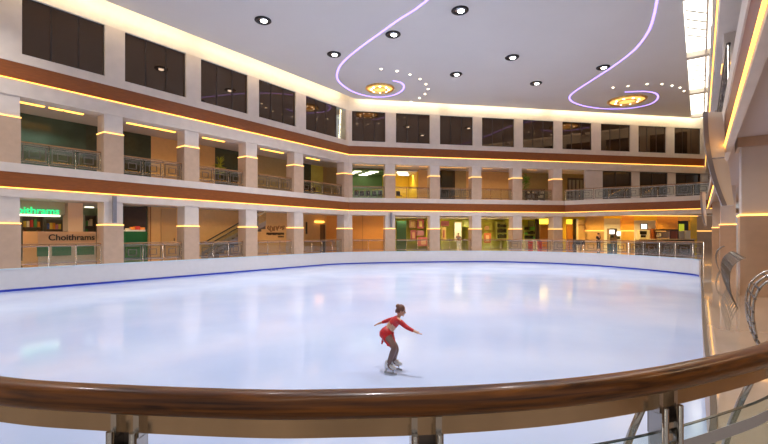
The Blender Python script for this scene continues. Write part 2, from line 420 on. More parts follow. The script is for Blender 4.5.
# warm cove strips in the gallery ceilings
def cove(fr,px0,px1,n,z,m=LEDY,w=0.22):
    m_=MB(); fr.box(m_,fr.at(px0,n),fr.at(px1,n),n,n+w,z-0.10,z,m); return trim(m_)
for a,b_ in ((20,45),(50,64),(66,84),(128,176),(204,225),(262,284),(308,320)): cove(L,a,b_,1.7,OP1+0.24)
for a,b_ in ((355,376),(378,384),(397,412),(420,428),(441,467),(484,493),(528,538)): cove(B,a,b_,1.7,OP1+0.24)
for a,b_ in ((20,96),(259,287)): cove(L,a,b_,1.3,OP0+0.14)
for a,b_ in ((396,430),(440,470),(483,510),(524,548)): cove(B,a,b_,1.5,OP0+0.14)

# ------------------------------------------------------------------ balcony (bowed) and cafe recess on the right of the back wing
bowl=[Vector(p) for p in ((17.96,42.24),(20.4,40.35),(22.4,39.25),(24.2,38.25),(25.7,37.15),(26.9,36.1),(27.75,35.2))]
bow=[tuple(v) for v in catmull(bowl,5)]
mb=MB()
def inner(o): # polygon between bow line and the back wall
    return bow+[cornerBR(0,6.0),B.P(S_SPLIT+0.02,0)] if False else bow+[R.P(45.6,5.5),B.P(40,0.9),B.P(S_SPLIT,0.9)]
mb.prism(inner(0),FL1-0.25,FL1-0.003,FLOORM); mb.build('floor',kind='structure')
mb=MB(); mb.prism(inner(0),LED1-0.1,LED1-0.02,SOFFIT); mb.build('ceiling',kind='structure')
mb=MB()
mb.sweep(bow,[(-0.0,OP0+0.0),(-0.0,LED1),(0.5,LED1),(0.5,OP0)],STONE)
mb.sweep(bow,[(0.07,LED1),(0.07,BT1),(0.5,BT1),(0.5,LED1)],STONE)
mb.sweep(bow,[(-0.02,BT1),(-0.02,FL1),(0.5,FL1),(0.5,BT1)],STONE)
# first-floor wall with its three window openings, behind the balcony
xs=[585,602,631,639,667,675,700]
B.box(mb,B.at(585,0.3),B.at(602,0.3),0.2,0.5,FL1,OP1,STONE)
B.box(mb,B.at(631,.3),B.at(639,.3),0.2,0.5,FL1,OP1,STONE); B.box(mb,B.at(667,.3),B.at(675,.3),0.2,0.5,FL1,OP1,STONE); B.box(mb,B.at(700,.3),SE+3,0.2,0.5,FL1,OP1,STONE)
B.box(mb,B.at(550,4),B.at(606,4),GN,GN+.1,FL1,OP1+.25,OLIVE)
# ground-floor recess wall; warm lamplight is put into its yellow colour
QN=3.0
def q(px0,px1,z0,z1,m,n=QN,th=0.2): B.box(mb,B.at(px0,n),B.at(px1,n),n,n+th,z0,z1,m)
q(556,566,0,3.7,YELLOW); q(585,604,0,1.92,BEIGE); q(585,604,1.97,3.7,WARMWALL); q(621.5,634,0,1.92,OCHRE); q(621.5,634,1.97,3.7,ORANGE); q(657,678,0,1.92,OCHRE); q(657,678,1.97,3.7,ORANGE)
q(690,697,0,3.7,YELLOW); q(697,722,0,1.92,BEIGE); q(697,722,1.97,3.7,BEIGE); q(566,585,3.1,3.7,YELLOW); q(604,621.5,3.3,3.7,YELLOW); q(634,657,3.1,3.7,YELLOW); q(678,690,3.1,3.7,OCHRE)
B.box(mb,B.at(560,6.5),B.at(730,6.5),6.5,6.7,0,3.7,CREAM)
B.box(mb,B.at(585,QN),B.at(587,QN),QN,6.5,0,3.6,WARMWALL); B.box(mb,B.at(562,QN),B.at(563,QN),QN,6.5,0,3.6,OCHRE)
mb.build('wall_back',kind='structure')
for a,b_ in ((585,604),(621.5,634),(657,678),(697,712)):
    m_=MB(); B.box(m_,B.at(a,QN),B.at(b_,QN),QN-.04,QN+.1,1.92,1.97,LEDC); trim(m_)
m_=MB(); B.box(m_,B.at(604,QN),B.at(694,QN),QN-.5,QN-.3,3.6,3.64,LEDY); trim(m_)
band(LED1+0.03,BT1,[(p[0],p[1]) for p in bow]); led(LED1,bow)
for a,b_ in ((602,631),(639,667),(675,700)):
    wn[0]+=1; m_=MB(); ta,tb=B.at(a,.3),B.at(b_,.3); B.box(m_,ta,tb,0.38,0.42,FL1,OP1,mat('brown_tinted_glass',(0.05,0.030,0.014),0.06,spec=0.8))
    for u_ in (0,0.47,1): B.box(m_,ta+(tb-ta-.08)*u_,ta+(tb-ta-.08)*u_+.08,0.3,0.38,FL1,OP1,DARK)
    B.box(m_,ta,tb,0.3,0.38,OP1-.1,OP1,DARK); m_.build('window_%d'%wn[0],kind='structure')

# ------------------------------------------------------------------ right wing
mb=MB()
RT0=2.2; RE=43.2; RE2=56.5
def X0n(x): return 0.8025*x
n1=X0n(0.62)
R.box(mb,RT0,RE,n1,n1+.12,OP0+.3,LED1,STONE); R.box(mb,RT0,RE,n1+.07,n1+.12,LED1,BT1,STONE); R.box(mb,RT0,RE,n1-.02,n1+.12,BT1,FL1,STONE)
n2_=X0n(0.57)
R.box(mb,RT0,RE2,n2_,n2_+.5,OP1,LED2,STONE); R.box(mb,RT0,RE2,n2_+.07,n2_+.5,LED2,BT2,STONE); R.box(mb,RT0,RE2,n2_-.02,n2_+.5,BT2,WB,STONE)
R.box(mb,RT0,RE2,n2_+.1,n2_+.6,WT,TOP,CREAM)
t=RT0
k_=0
while t<RE2-1:
    R.box(mb,t,t+CW,n2_,n2_+.6,WB,WT,STONE); t+=4.43
R.box(mb,RT0,RE2,4.2,4.4,0,4.0,BEIGE); R.box(mb,RT0,RE2,4.2,4.4,FL1,OP1,CREAM)
mb.build('wall_right',kind='structure')
t=RT0
while t<RE2-1:
    wn[0]+=1; m_=MB(); R.box(m_,t+CW,min(RE2,t+4.43),n2_+.2,n2_+.24,WB,WT,DGLASS); m_.build('window_%d'%wn[0],kind='structure'); t+=4.43
mb=MB()
R.box(mb,RT0,RE,n1+.12,9,4.1,4.2,SOFFIT); mb.build('ceiling',kind='structure')
mb=MB(); R.box(mb,RT0,RE,n1+.12,9,FL1-.3,FL1-.003,FLOORM); mb.build('floor',kind='structure')
mb=MB(); R.box(mb,RT0,RE2,n2_+.5,9,OP1+.25,OP1+.35,SOFFIT); mb.build('ceiling',kind='structure')
band(LED1+0.03,BT1,[R.P(RE,n1+.01),R.P(RT0,n1+.01)]); band(LED2+0.03,BT2,[R.P(RE2,n2_+.01),R.P(RT0,n2_+.01)])
led(LED1,[R.P(RE,n1),R.P(RT0,n1)]); led(LED2,[R.P(RE2,n2_),R.P(RT0,n2_)])
# right columns
def rcol(k,x0,w,z0,z1,zl,label,dt=0.95):
    t_=529.6*k+0.597*x0; n_=X0n(x0)
    column(colpoly(R,t_,dt,n_,w),z0,z1,zl,label,'columns of the right wing',R.P(t_+.4,n_+.3))
rcol(0.026,1.04,1.3,0,4.1,2.07,'big square beige stone column with glowing band at the right edge, nearest the camera')
rcol(0.052,1.04,0.66,0,4.1,2.07,'slimmer beige column with glowing band on the right promenade, just behind the big nearest one')
rcol(0.078,0.94,0.66,0,4.1,2.07,'farthest beige column with glowing band on the right promenade, near the back corner')
m_=MB()
tt=529.6*.026+.597*1.04
R.box(m_,tt-.06,tt+1.0,X0n(1.04)-.05,X0n(1.04)+1.4,3.85,4.1,BEIGE); trim(m_)
rcol(0.0322,0.72,0.42,FL1,OP1,7.03,'first-floor column of the right wing, nearest the camera, beside its dark railing')
rcol(0.052,0.72,0.42,FL1,OP1,7.03,'first-floor column of the right wing, middle one of three')
rcol(0.072,0.72,0.42,FL1,OP1,7.03,'first-floor column of the right wing, farthest one of three')
FINM=mat('fin_panel',(0.84,0.76,0.66),.5)
# curved white fins on the right wing's edge
def fin(k, zt, zb, x_l, x_r, label):
    """panel square to the facade: curved outer edge, thick rim"""
    N=14; outer=[]; 
    for i in range(N+1):
        f=i/N; z=zt+(zb-zt)*f
        xo=x_l[0]+(x_l[1]-x_l[0])*(f**2.2); xi=x_r[0]+(x_r[1]-x_r[0])*f
        if z>3.4: xi=min(xi,.598)
        outer.append((z,xo,xi))
    root=empty('curved_fin',label,'fin',(*R.P(529.6*k,X0n(x_r[1])),zb))
    def panel(g0,g1,a,b_,t0,t1,m,name,par):
        m=FINM if m is STONE else m; m_=MB(); n0=[];n1_=[]
        for (z,xo,xi) in outer[a:b_+1]:
            p,q_=g0(xo,xi),g1(xo,xi)
            A=[R.P(t_+0.597*x,X0n(x)) for t_ in (t0,t1) for x in (p,q_)]
            n0.append([(*A[0],z),(*A[1],z),(*A[3],z),(*A[2],z)])
        m_.rings(n0,m,smooth=False); return m_.build(name,par)
    tb=529.6*k
    panel(lambda o,i:o+.05,lambda o,i:i,0,N//2,tb,tb+.35,STONE,'upper_panel',root)
    panel(lambda o,i:o+.05,lambda o,i:i,N//2,N,tb,tb+.35,STONE,'lower_panel',root)
    m_=panel(lambda o,i:o,lambda o,i:o+.12,0,N,tb-.05,tb+.4,GREYM,'rim',root)
    m_['label']='grey curved rim'
    m_=MB(); zm=outer[N//2][0]; R.box(m_,tb-.01+.3*.6,tb+.2,X0n(outer[N//2][1]),X0n(outer[N//2][2])-.01,zm-.015,zm+.015,GREYM); m_.build('seam_strip',root)
fin(0.0242,1.6+122*.0242,1.6+29*.0242,(3*.0242,22*.0242),(22*.0242,34*.0242),'large curved white fin panel with grey rim on the right wing, nearer one')
fin(0.0550,1.6+42*.055,1.6+8*.055,(0*.055,4*.055),(5.5*.055,7*.055),'small far curved white fin panel on the right wing, by the back corner')

# ------------------------------------------------------------------ main ceiling, skylight, coves
mb=MB()
nr=-0.72
cb=(Vector(cornerBR(-0.6,nr)))
cp_=[L.P(-8,-0.8),corner(-0.8,-0.6),(cb.x,cb.y),R.P(-8,nr)]
mb.prism(cp_,CZ,CZ+.18,CEIL)
big=[L.P(-8,0.7),corner(0.7,0.7),B.P(SE+3,0.7),R.P(60,3.5),R.P(-8,3.5)]
# upper cove soffit, open over the skylight
mb.prism([L.P(-8,0.7),corner(0.7,0.7),cornerBR(0.7,nr),R.P(-8,nr)],TOP,TOP+.2,CREAM)
mb.build('ceiling',kind='structure')
for a,b_ in ((8,21.8),(22.2,33.0),(33.4,tA-1.2)):
    m_=MB(); L.box(m_,a,b_,-.72,-.6,CZ+.19,CZ+.25,COVE); trim(m_)
for a,b_ in ((0.8,8.8),(9.3,19.4),(19.9,36.5)):
    m_=MB(); B.box(m_,a,b_,-.52,-.4,CZ+.19,CZ+.25,COVE); trim(m_)
# skylight along the right side
sk=empty('skylight','long bright daylight strip with cross beams along the right edge of the ceiling','skylight',(*R.P(30,0),14.0))
SZ=13.95
ks=[0.0146+0.0175*i for i in range(-1,6)]
m_=MB(); m_.prism([R.P(-8,nr),R.P(57.5,nr),R.P(57.5,n2_+.1),R.P(-8,n2_+.1)],SZ,SZ+.05,SKYGLASS); m_.build('glass_pane',sk)
for kk in ks:
    tt=529.6*kk+.3
    if tt>-8 :
        m_=MB(); R.box(m_,tt-.25,tt+.25,nr,n2_+.1,SZ-.35,SZ,mat('skylight_beam',(0.62,0.55,0.48),0.5)); m_.build('cross_beam',sk)
        for dd in (2.0,3.2,4.4,5.6):
            a_=R.P(tt+dd,nr+.1); b2=R.P(tt+dd+1.1,n2_-.1)
            m_=MB(); m_.tube([(*a_,SZ-.1),(*b2,SZ-.1)],0.035,GREYM,6); m_.build('glazing_bar',sk)
m_=MB(); R.box(m_,-8,57,0.28,0.38,SZ-.3,SZ,STONE); m_.build('side_frame',sk)

# ceiling lamps
def ceil_at(px,py): return at_plane(px,py,CZ)
DL=[(263,20,'nearest the left wing, at the upper left of the photo'),(460,10,'at the top centre, between the two violet light curves'),(393,34,'just right of the left violet curve'),
    (334,54,'just left of the left violet curve'),(456,74,'right of the dotted arc, below and left of another'),(512,57,'middle of the ceiling between the curves'),
    (603,67,'beside the right violet curve'),(536,83,'closest to the back wall, left of the right chandelier')]
proto=None
def make_down(x,y,label):
    root=empty('ceiling_downlight','round black-ringed ceiling downlight '+label,'downlight',(x,y,CZ),'downlights in the rink ceiling')
    m_=MB(); c=(x,y,CZ)
    m_.lathe(c,[(0.32,0.0),(0.46,0.0),(0.47,-0.05),(0.40,-0.10),(0.32,-0.06),(0.30,0.0)],BLACK); m_.build('ring',root)
    m_=MB(); m_.lathe(c,[(0.32,-0.01),(0.27,-0.055),(0.001,-0.06)],mat('lamp_reflector',(0.35,0.35,0.37),0.2,0.9)); m_.build('reflector',root)
    m_=MB(); m_.sphere((x+.05,y-.02,CZ-.07),(0.19,0.19,0.07),LAMP); m_.build('lamp',root)
    return root
LIGHTS=[]
for px,py,lb in DL:
    x,y=ceil_at(px,py); make_down(x,y,lb); LIGHTS.append((x,y))
def starlamp(px,py,label,grp):
    x,y=ceil_at(px,py); m_=MB(); m_.lathe((x,y,CZ),[(0.001,-.05),(0.05,-.05),(0.07,-.03),(0.08,-.01),(0.10,0.0)],STAR)
    o=m_.build('star_light',label=label,cat='ceiling light',group=grp); origin_to(o,(x,y,CZ))
S1=[(381,69),(397,71),(410,74.5),(420,79),(426,84),(428,89),(425,94),(419.5,98),(411,101.5)]
for i,(px,py) in enumerate(S1): starlamp(px,py,'tiny lamp, %s in the dotted arc by the left chandelier from its left end'%ORD[i],'dotted arc of lamps, left')
S2=[(613,87.5),(628,86),(647,84),(662,84),(672,85.5),(680,87.5),(684,91)]
for i,(px,py) in enumerate(S2): starlamp(px,py,'tiny ceiling lamp, %s from the left in the dotted arc by the right chandelier'%ORD[i],'dotted arc of lamps, right')
V1=[(430,-3),(427,0),(414,10),(398,20),(380,33),(362,46),(345,60),(338,70),(338,80),(348,89),(360,94),(375,96.8),(390,95.8),(400,92),(404,87),(401,82.5),(393,80.5)]
V2=[(658,-3),(657,0),(654,15),(648,32),(634,50),(612,67),(592,80),(574,92),(569.5,98),(575,103),(590,107),(610,108.8),(632,107.8),(650,104),(657.5,98.5),(656,93.5),(645,91.3),(625,91.8)]
for V,lb in ((V1,'violet glowing curve sweeping over the ceiling around the left chandelier'),(V2,'violet glowing curve sweeping over the ceiling around the right chandelier')):
    pts=[Vector(ceil_at(*p)) for p in V]; pts=[pts[1]+(pts[1]-pts[2])*3]+pts[1:]
    pp=catmull(pts,6); m_=MB(); m_.sweep([(p.x,p.y) for p in pp],[(-0.06,CZ),(-0.06,CZ-.03),(0.06,CZ-.03),(0.06,CZ)],LEDP)
    m_.build('light_strip',label=lb,cat='light strip')
for px,py,r,lb in ((380,88,1.2,'golden round ceiling chandelier on the left, inside the curl of a violet strip'),(627,100,1.6,'wider golden round ceiling chandelier on the right, nearer the skylight')):
    x,y=ceil_at(px,py); root=empty('ceiling_chandelier',lb,'chandelier',(x,y,CZ),'golden ceiling chandeliers')
    m_=MB(); m_.lathe((x,y,CZ),[(r,0),(r,-.10),(r*.93,-.16),(r*.88,-.12),(r*.88,0)],GOLD,36); m_.build('rim',root)
    m_=MB(); m_.lathe((x,y,CZ),[(r*.88,-.03),(r*.6,-.10),(r*.35,-.16),(0.01,-.2)],GOLDGLOW,36); m_.build('bowl',root,label='glowing golden bowl')
    for j in range(8):
        a=2*PI*j/8; m_=MB(); m_.sphere((x+r*.6*math.cos(a),y+r*.6*math.sin(a),CZ-.14),(.10,.10,.05),STAR,8,6); m_.build('bulb',root)
    m_=MB(); m_.lathe((x,y,CZ),[(r*.50,-.10),(r*.50,-.19),(r*.43,-.19),(r*.43,-.10)],GOLD,30); m_.build('inner_ring',root)

# ------------------------------------------------------------------ gallery railings
def railing(path, z, label, group=None, post_gap=1.25, ornate=True, name='railing', topm=WOOD, H=1.08, fm=None):
    fm=fm or RSTEEL
    P2=[Vector(p) for p in path]
    ln=[0]
    for i in range(1,len(P2)): ln.append(ln[-1]+(P2[i]-P2[i-1]).length)
    def pt(s):
        s=max(0,min(ln[-1],s))
        for i in range(1,len(P2)):
            if s<=ln[i]+1e-9:
                f=(s-ln[i-1])/max(1e-9,ln[i]-ln[i-1]); return P2[i-1].lerp(P2[i],f)
        return P2[-1]
    T=ln[-1]; n=max(1,round(T/post_gap)); root=empty(name,label,'railing',(P2[0].x,P2[0].y,z),group)
    dens=[tuple(pt(T*i/max(2,len(P2)*1))) for i in range(max(2,len(P2))+1)]
    m_=MB(); m_.sweep(dens,[(-.035,z+H-.03),(-.045,z+H+.01),(-.03,z+H+.035),(.03,z+H+.035),(.045,z+H+.01),(.035,z+H-.03)],topm); m_.build('handrail',root,label='brown handrail')
    m_=MB(); m_.sweep(dens,[(-.02,z+H-.12),(-.02,z+H-.07),(.02,z+H-.07),(.02,z+H-.12)],STEEL); m_.build('upper_rail',root)
    m_=MB(); m_.sweep(dens,[(-.02,z+.12),(-.02,z+.16),(.02,z+.16),(.02,z+.12)],STEEL); m_.build('lower_rail',root)
    for i in range(n+1):
        c=pt(T*i/n); m_=MB(); m_.lathe((c.x,c.y,z),[(.045,0),(.045,.03),(.025,.04),(.025,H-.02)],STEEL,8); m_.build('post',root)
    for i in range(n):
        a,b_=pt(T*i/n),pt(T*(i+1)/n); d=(b_-a); l_=d.length; d.normalize(); nn=Vector((-d.y,d.x))
        def qd(f0,f1,za,zb,th,m,mm):
            p,q_=a+d*l_*f0,a+d*l_*f1
            mm.prism([p+nn*th,q_+nn*th,q_-nn*th,p-nn*th],za,zb,m)
        m_=MB(); qd(.05,.95,z+.18,z+H-.14,.006,CLEAR,m_); m_.build('glass_panel',root)
        if ornate and (i%1==0):
            m_=MB(); w=.035/l_
            x0_,x1_=(.10,.90)
            qd(x0_,x0_+w,z+.2,z+H-.16,.02,fm,m_); qd(x1_-w,x1_,z+.2,z+H-.16,.02,fm,m_)
            qd(.3,.3+w,z+.38,z+H-.34,.02,fm,m_); qd(.7-w,.7,z+.38,z+H-.34,.02,fm,m_)
            qd(x0_,x1_,z+.2,z+.235,.02,fm,m_); qd(x0_,x1_,z+H-.195,z+H-.16,.02,fm,m_)
            qd(.3,.7,z+.38,z+.415,.02,fm,m_); qd(.3,.7,z+H-.375,z+H-.34,.02,fm,m_)
            m_.build('steel_frame',root)
    return root
baynames_g=['in front of the supermarket kiosk','with the green display behind','in front of the escalator','before the wall with dark lettering','before the brown doorway']
for lev,(z,nm) in enumerate(((0,'ground floor'),(FL1,'first-floor gallery'))):
    edges=[t for t in TL]+[L.at(344.4,0)]
    for i in range(3,8):
        a=edges[i]+CW+.02; b_=edges[i+1]-.02
        lb=('ground-floor railing on the left wing '+baynames_g[i-3]) if lev==0 else 'first-floor railing on the left wing, above the '+['supermarket kiosk','green display','escalator','dark wall lettering','brown doorway'][i-3]
        orn = lev==1 or i in (3,)
        railing([L.P(a,.35),L.P(b_,.35)],z,lb,'railing sections on the left wing, '+nm,ornate=(lev==1 or i in (4,5)))
    e2=[B.at(352.6,0)]+[v for s_ in SB for v in (s_,s_+CW)]
    bn=['before the orange shutter','before the poster shop','before the shop with a person','before the lime shop','before the shop with dark doors']
    for i in range(5):
        if lev==0 and i==4: continue
        a=e2[2*i]+.02; b_=e2[2*i+1]-.02
        lb=('ground-floor railing on the back wing '+bn[i]) if lev==0 else 'first-floor railing on the back wing, above the '+bn[i].replace('before the ','')
        railing([B.P(a,.35),B.P(b_,.35)],z,lb,'railing sections on the back wing, '+nm,ornate=(lev==1 and i in (0,2,4)))
iS=min(range(len(RINK)),key=lambda i:(Vector(RINK[i])-Vector((13.0,39.2))).length)
iE=min(range(len(RINK)),key=lambda i:(Vector(RINK[i])-Vector((19.6,26.4))).length)
curve=[]
for i in range(iS-3,iE+1):
    d=(Vector(RINK[i+1])-Vector(RINK[i-1])).normalized(); nn=Vector((-d.y,d.x)); curve.append(tuple(Vector(RINK[i])+nn*.2))
railing(curve,0,'long curved ground-floor railing around the far right end of the rink, by the cafe',None,1.3,True)
bc=[]
for i,p in enumerate(bow[:-2]):
    d=(Vector(bow[i+1])-Vector(bow[max(0,i-1)])).normalized(); bc.append(tuple(Vector(p)+Vector((-d.y,d.x))*.2))
railing(bc,FL1,'curved first-floor balcony railing over the cafe, in front of three brown windows',None,1.3,True)
railing([R.P(41.8,n1+.05),R.P(24,n1+.05)],FL1,'far first-floor railing along the right wing, behind the large curved fin',None,1.5,True)
railing([R.P(20.5,n1+.03),R.P(12.6,n1+.03)],FL1,'dark first-floor railing seen from below along the right wing, above the amber strip',None,1.2,True,topm=DARK,fm=DARK)


# ------------------------------------------------------------------ flat and boxed furnishings, placed by where they stand on a facade
def rect(fr, px0,px1,py0,py1,n,m,name,label=None,cat=None,parent=None,th=0.06,group=None,zb=None,kind=None):
    pc=(px0+px1)/2; k=fr.k(pc,n); z1=EYE+(HOR-py0)*k; z0_=EYE+(HOR-py1)*k if zb is None else zb
    m_=MB(); fr.box(m_,fr.at(px0,n),fr.at(px1,n),n-th/2,n+th/2,z0_,z1,m)
    return m_.build(name,parent,label=label,cat=cat,group=group,kind=kind)
def text_mesh(body, fr, t, n, z, width, height, m, name, parent=None, label=None, cat=None, depth=0.02, bold=0.0):
    cu=bpy.data.curves.new(name,'FONT'); cu.body=body; cu.extrude=0.01; cu.offset=bold
    ob=bpy.data.objects.new(name,cu); C.objects.link(ob); dg=bpy.context.evaluated_depsgraph_get()
    me=bpy.data.meshes.new_from_object(ob.evaluated_get(dg)); C.objects.unlink(ob); bpy.data.objects.remove(ob)
    xs=[v.co.x for v in me.vertices]; ys=[v.co.y for v in me.vertices]; x0,x1,y0,y1=min(xs),max(xs),min(ys),max(ys)
    for v in me.vertices:
        a=(v.co.x-x0)/(x1-x0)*width; h=(v.co.y-y0)/(y1-y0)*height; d=v.co.z/0.01*depth
        p=fr.P(t+a,n-d); v.co=(p[0],p[1],z+h)
    me.materials.clear(); me.materials.append(m)
    o=bpy.data.objects.new(name,me); C.objects.link(o)
    if parent is not None: o.parent=parent; o.matrix_parent_inverse=parent_inv(parent)
    return tag(o,label,cat)

# supermarket kiosk with its lettering
kn=2.4
ks_=empty('kiosk_counter','beige kiosk counter with dark lettering Choithrams behind the leftmost railing','counter',(*L.P(L.at(60,kn),kn),0))
ktop=L.z(60,231.5,kn)
m_=MB(); L.box(m_,L.at(38,kn),L.at(96,kn),kn,kn+.15,0.95,ktop,mat('kiosk_beige',(0.72,0.48,0.27),0.4)); m_.build('front_panel',ks_)
m_=MB(); m_.prism([L.P(L.at(38,kn),kn),L.P(L.at(38,kn),kn+.15),L.P(L.at(24,kn+.7),kn+.9),L.P(L.at(24,kn+.7),kn+.75)],0.0,ktop,MATS['kiosk_beige']); m_.build('side_panel',ks_)
m_=MB(); L.box(m_,L.at(38,kn),L.at(96,kn),kn+.02,kn+.15,0,.95,CREAM); m_.build('base',ks_)
for a,b_ in ((37,48),(52,71),(77,94)):
    m_=MB(); L.box(m_,L.at(a,kn),L.at(b_,kn),kn-.03,kn+.05,0.42,0.92,mat('kiosk_green',(0.05,0.24,0.13),0.4)); m_.build('green_inset',ks_)
ta,tb=L.at(48.5,kn),L.at(94.5,kn)
text_mesh('Choithrams',L,ta,kn-.01,L.z(70,240.3,kn),tb-ta,6.0*L.k(70,kn),BLACK,'lettering',ks_,label='dark lettering Choithrams',bold=0.012)
# green neon sign at the shopfront
sn=GN
sg=empty('neon_sign','glowing green lettering Choithrams over the supermarket shelves, upper left of ground floor','sign',(*L.P(L.at(30,sn),sn),2.8))
ta,tb=L.at(0,sn),L.at(58.5,sn)
text_mesh('Choithrams',L,ta,sn-.12,L.z(40,214,sn),tb-ta,6.8*L.k(40,sn),GREENNEON,'lettering',sg,bold=0.008)
m_=MB(); L.box(m_,L.at(-18,sn),L.at(65,sn),sn-.02,sn+.12,L.z(40,214.5,sn),3.5,mat('sign_board',(0.42,0.40,0.30),0.5)); m_.build('board',sg)
m_=MB(); L.box(m_,L.at(-10,sn),L.at(60,sn),sn-.04,sn+.1,L.z(40,216.3,sn),L.z(40,214.5,sn),SHOPLIGHT); m_.build('light_strip',sg)
mb=MB(); L.box(mb,L.at(68,GN),L.at(83,GN),GN,GN+.9,0,3.5,mat('pillar_cream',(0.72,0.55,0.42),0.5)); mb.build('wall_left',kind='structure')
# shelves in the supermarket
PRODC=[mat('product_%s'%n_,c,0.5) for n_,c in (('red',(.6,.05,.03)),('orange',(.8,.3,.04)),('green',(.1,.35,.08)),('cream',(.75,.68,.5)),('blue',(.08,.15,.4)),('yellow',(.8,.6,.08)),('brown',(.22,.1,.05)),('pink',(.6,.2,.25)))]
def shelf_unit(fr,t0,t1,n,z0,z1,label,rows=3,m=WHITE,seed=1,group=None,per=7,cols=PRODC):
    rd=random.Random(seed); p=fr.P(t0,n); root=empty('shelf_unit',label,'shelf',(*p,z0),group)
    m_=MB(); fr.box(m_,t0,t1,n+.35,n+.4,z0,z1,m); fr.box(m_,t0,t0+.04,n,n+.35,z0,z1,m); fr.box(m_,t1-.04,t1,n,n+.35,z0,z1,m); m_.build('frame',root)
    for r in range(rows+1):
        z=z0+.08+(z1-z0-.12)*r/rows
        m_=MB(); fr.box(m_,t0+.04,t1-.04,n,n+.35,z,z+.03,m); m_.build('shelf',root)
        if r<rows:
            g=(z1-z0)/rows
            m_=MB(); x=t0+.08
            while x<t1-.25:
                w=rd.uniform(.1,(t1-t0)/per); fr.box(m_,x,min(x+w,t1-.06),n+.04,n+.3,z+.03,z+.03+g*rd.uniform(.4,.75),rd.choice(cols)); x+=w+.03
            o=m_.build('goods',root); o['kind']='stuff'
    return root
for i,(a,b_,n_,zz,lb) in enumerate(((22,44,6.2,2.65,'stocked supermarket shelf under the green neon lettering, left one'),(46,66,6.2,2.5,'stocked supermarket shelf under the green neon lettering, beside the cream pillar'),(85,97,6.0,2.8,'stocked supermarket shelf to the right of the cream pillar'))):
    shelf_unit(L,L.at(a,n_),L.at(b_,n_),n_,0,zz,lb,4,mat('shelf_dark',(0.18,0.15,0.1),0.5),i+3)
for i,(a,b_) in enumerate(((28,36),(45,54),(86,94))):
    m_=MB(); nn=6.4+i*.6; L.box(m_,L.at(a,nn),L.at(b_,nn),nn,nn+.25,3.38,3.44,SHOPLIGHT)
    m_.build('ceiling_light',label='bright supermarket ceiling light, %s from the left'%ORD[i],cat='ceiling light',group='supermarket ceiling lights')
# green display in the second bay
nb=3.4
dp=empty('display_counter','dark green display counter topped with red and orange goods, beside the beige wall','counter',(*L.P(L.at(135,nb),nb),0))
rect(L,124,145.5,231.5,0,nb,mat('display_green',(0.01,0.16,0.05),0.4),'body',parent=dp,th=.5,zb=0)
rect(L,125,144,229.8,231.5,nb,WHITE,'tray',parent=dp,th=.4)
for i,(a,b_,y0,c) in enumerate(((126,130,228.3,3),(130.5,134,227,1),(134.5,139,226.2,0),(139.5,144,227.4,1))):
    rect(L,a,b_,y0,230,nb,PRODC[c],'goods',parent=dp,th=.3)
m_=MB(); L.box(m_,L.at(124,4.4),L.at(146,4.4),4.4,4.6,0,3.4,DARK); m_.build('wall_left',kind='structure')  # dark sheet standing in for the shade inside an open bay
rect(L,150,151,206,0,GN-.02,WOOD,'trim_90',zb=0,kind='structure',th=.05)
dr=rect(L,161,176,209,0,GN-.04,mat('door_tan',(0.52,0.34,0.16),0.5),'door_1',zb=0,kind='structure',th=.06)
rect(L,174,174.8,238,241,GN-.1,STEEL,'door_handle',parent=dr,th=.04)
# escalator
en=3.0; ea,eb=L.at(208,en),L.at(268,en)
za,zb_=L.z(213,248,en),L.z(262,213,en)
es_=empty('escalator','escalator with dark handrails climbing to the right behind the left wing columns','escalator',(*L.P(ea,en),0))
za=0.0; zt=3.2; tt0,tt1=L.at(209,en),L.at(266,en)
for n_ in (en,en+1.0):
    m_=MB(); pts=[(*L.P(tt0-.5,n_),.95),(*L.P(tt0,n_),.95),(*L.P(tt0+.4,n_),1.05),(*L.P(tt1,n_),zt+.25)]; m_.tube(pts,.05,BLACK,8); m_.build('handrail',es_)
    m_=MB(); k2=m_.mi(CLEAR); k3=m_.mi(GREYM)
    for lo,hi,kk in ((.25,.9,k2),(-.15,.25,k3)):
        vs=[]
        for (t_,z_) in ((tt0,lo),(tt1,zt-.75+lo),(tt1,zt-.75+hi),(tt0,hi)):
            for dn in (-.015,.015): vs.append(m_.bm.verts.new((*L.P(t_,n_+dn),max(0,z_))))
        for f in ((0,2,4,6),(1,7,5,3),(0,1,3,2),(2,3,5,4),(4,5,7,6),(6,7,1,0)):
            ff=m_.bm.faces.new([vs[i] for i in f]); ff.material_index=kk
    m_.build('balustrade_side',es_)
m_=MB()
for i in range(12):
    f=i/12; t_=tt0+(tt1-tt0)*f; z_=(zt-.75)*f
    L.box(m_,t_,t_+(tt1-tt0)/12,en+.05,en+.95,max(0,z_-.25),z_+.08,DARKSTEEL)
m_.build('steps',es_)
# wall lettering
wl=empty('wall_lettering','dark script and line of lettering on the warm wall beside the escalator','wall lettering',(*L.P(L.at(275,GN),GN),1.9))
rd=random.Random(4)
m_=MB()
for i in range(7):
    x0=268.5+i*2.4; pts=[]
    for j in range(5):
        pxx=x0+rd.uniform(-1,2); pyy=rd.uniform(225.5,231.5); t_=L.at(pxx,GN-.04); pts.append((*L.P(t_,GN-.04),L.z(pxx,pyy,GN)))
    m_.tube(catmull(pts,4),.045,WOOD,6)
m_.build('script_strokes',wl)
m_=MB()
for i in range(11):
    a=266.5+i*1.6; L.box(m_,L.at(a,GN),L.at(a+1.15,GN),GN-.05,GN,L.z(a,235 if i%3 else 234.6,GN),L.z(a,232.6,GN),DARK)
for i in range(4):
    a=278+i*1.5; L.box(m_,L.at(a,GN),L.at(a+1,GN),GN-.05,GN,L.z(a,237.4,GN),L.z(a,236,GN),DARK)
m_.build('lettering_line',wl)
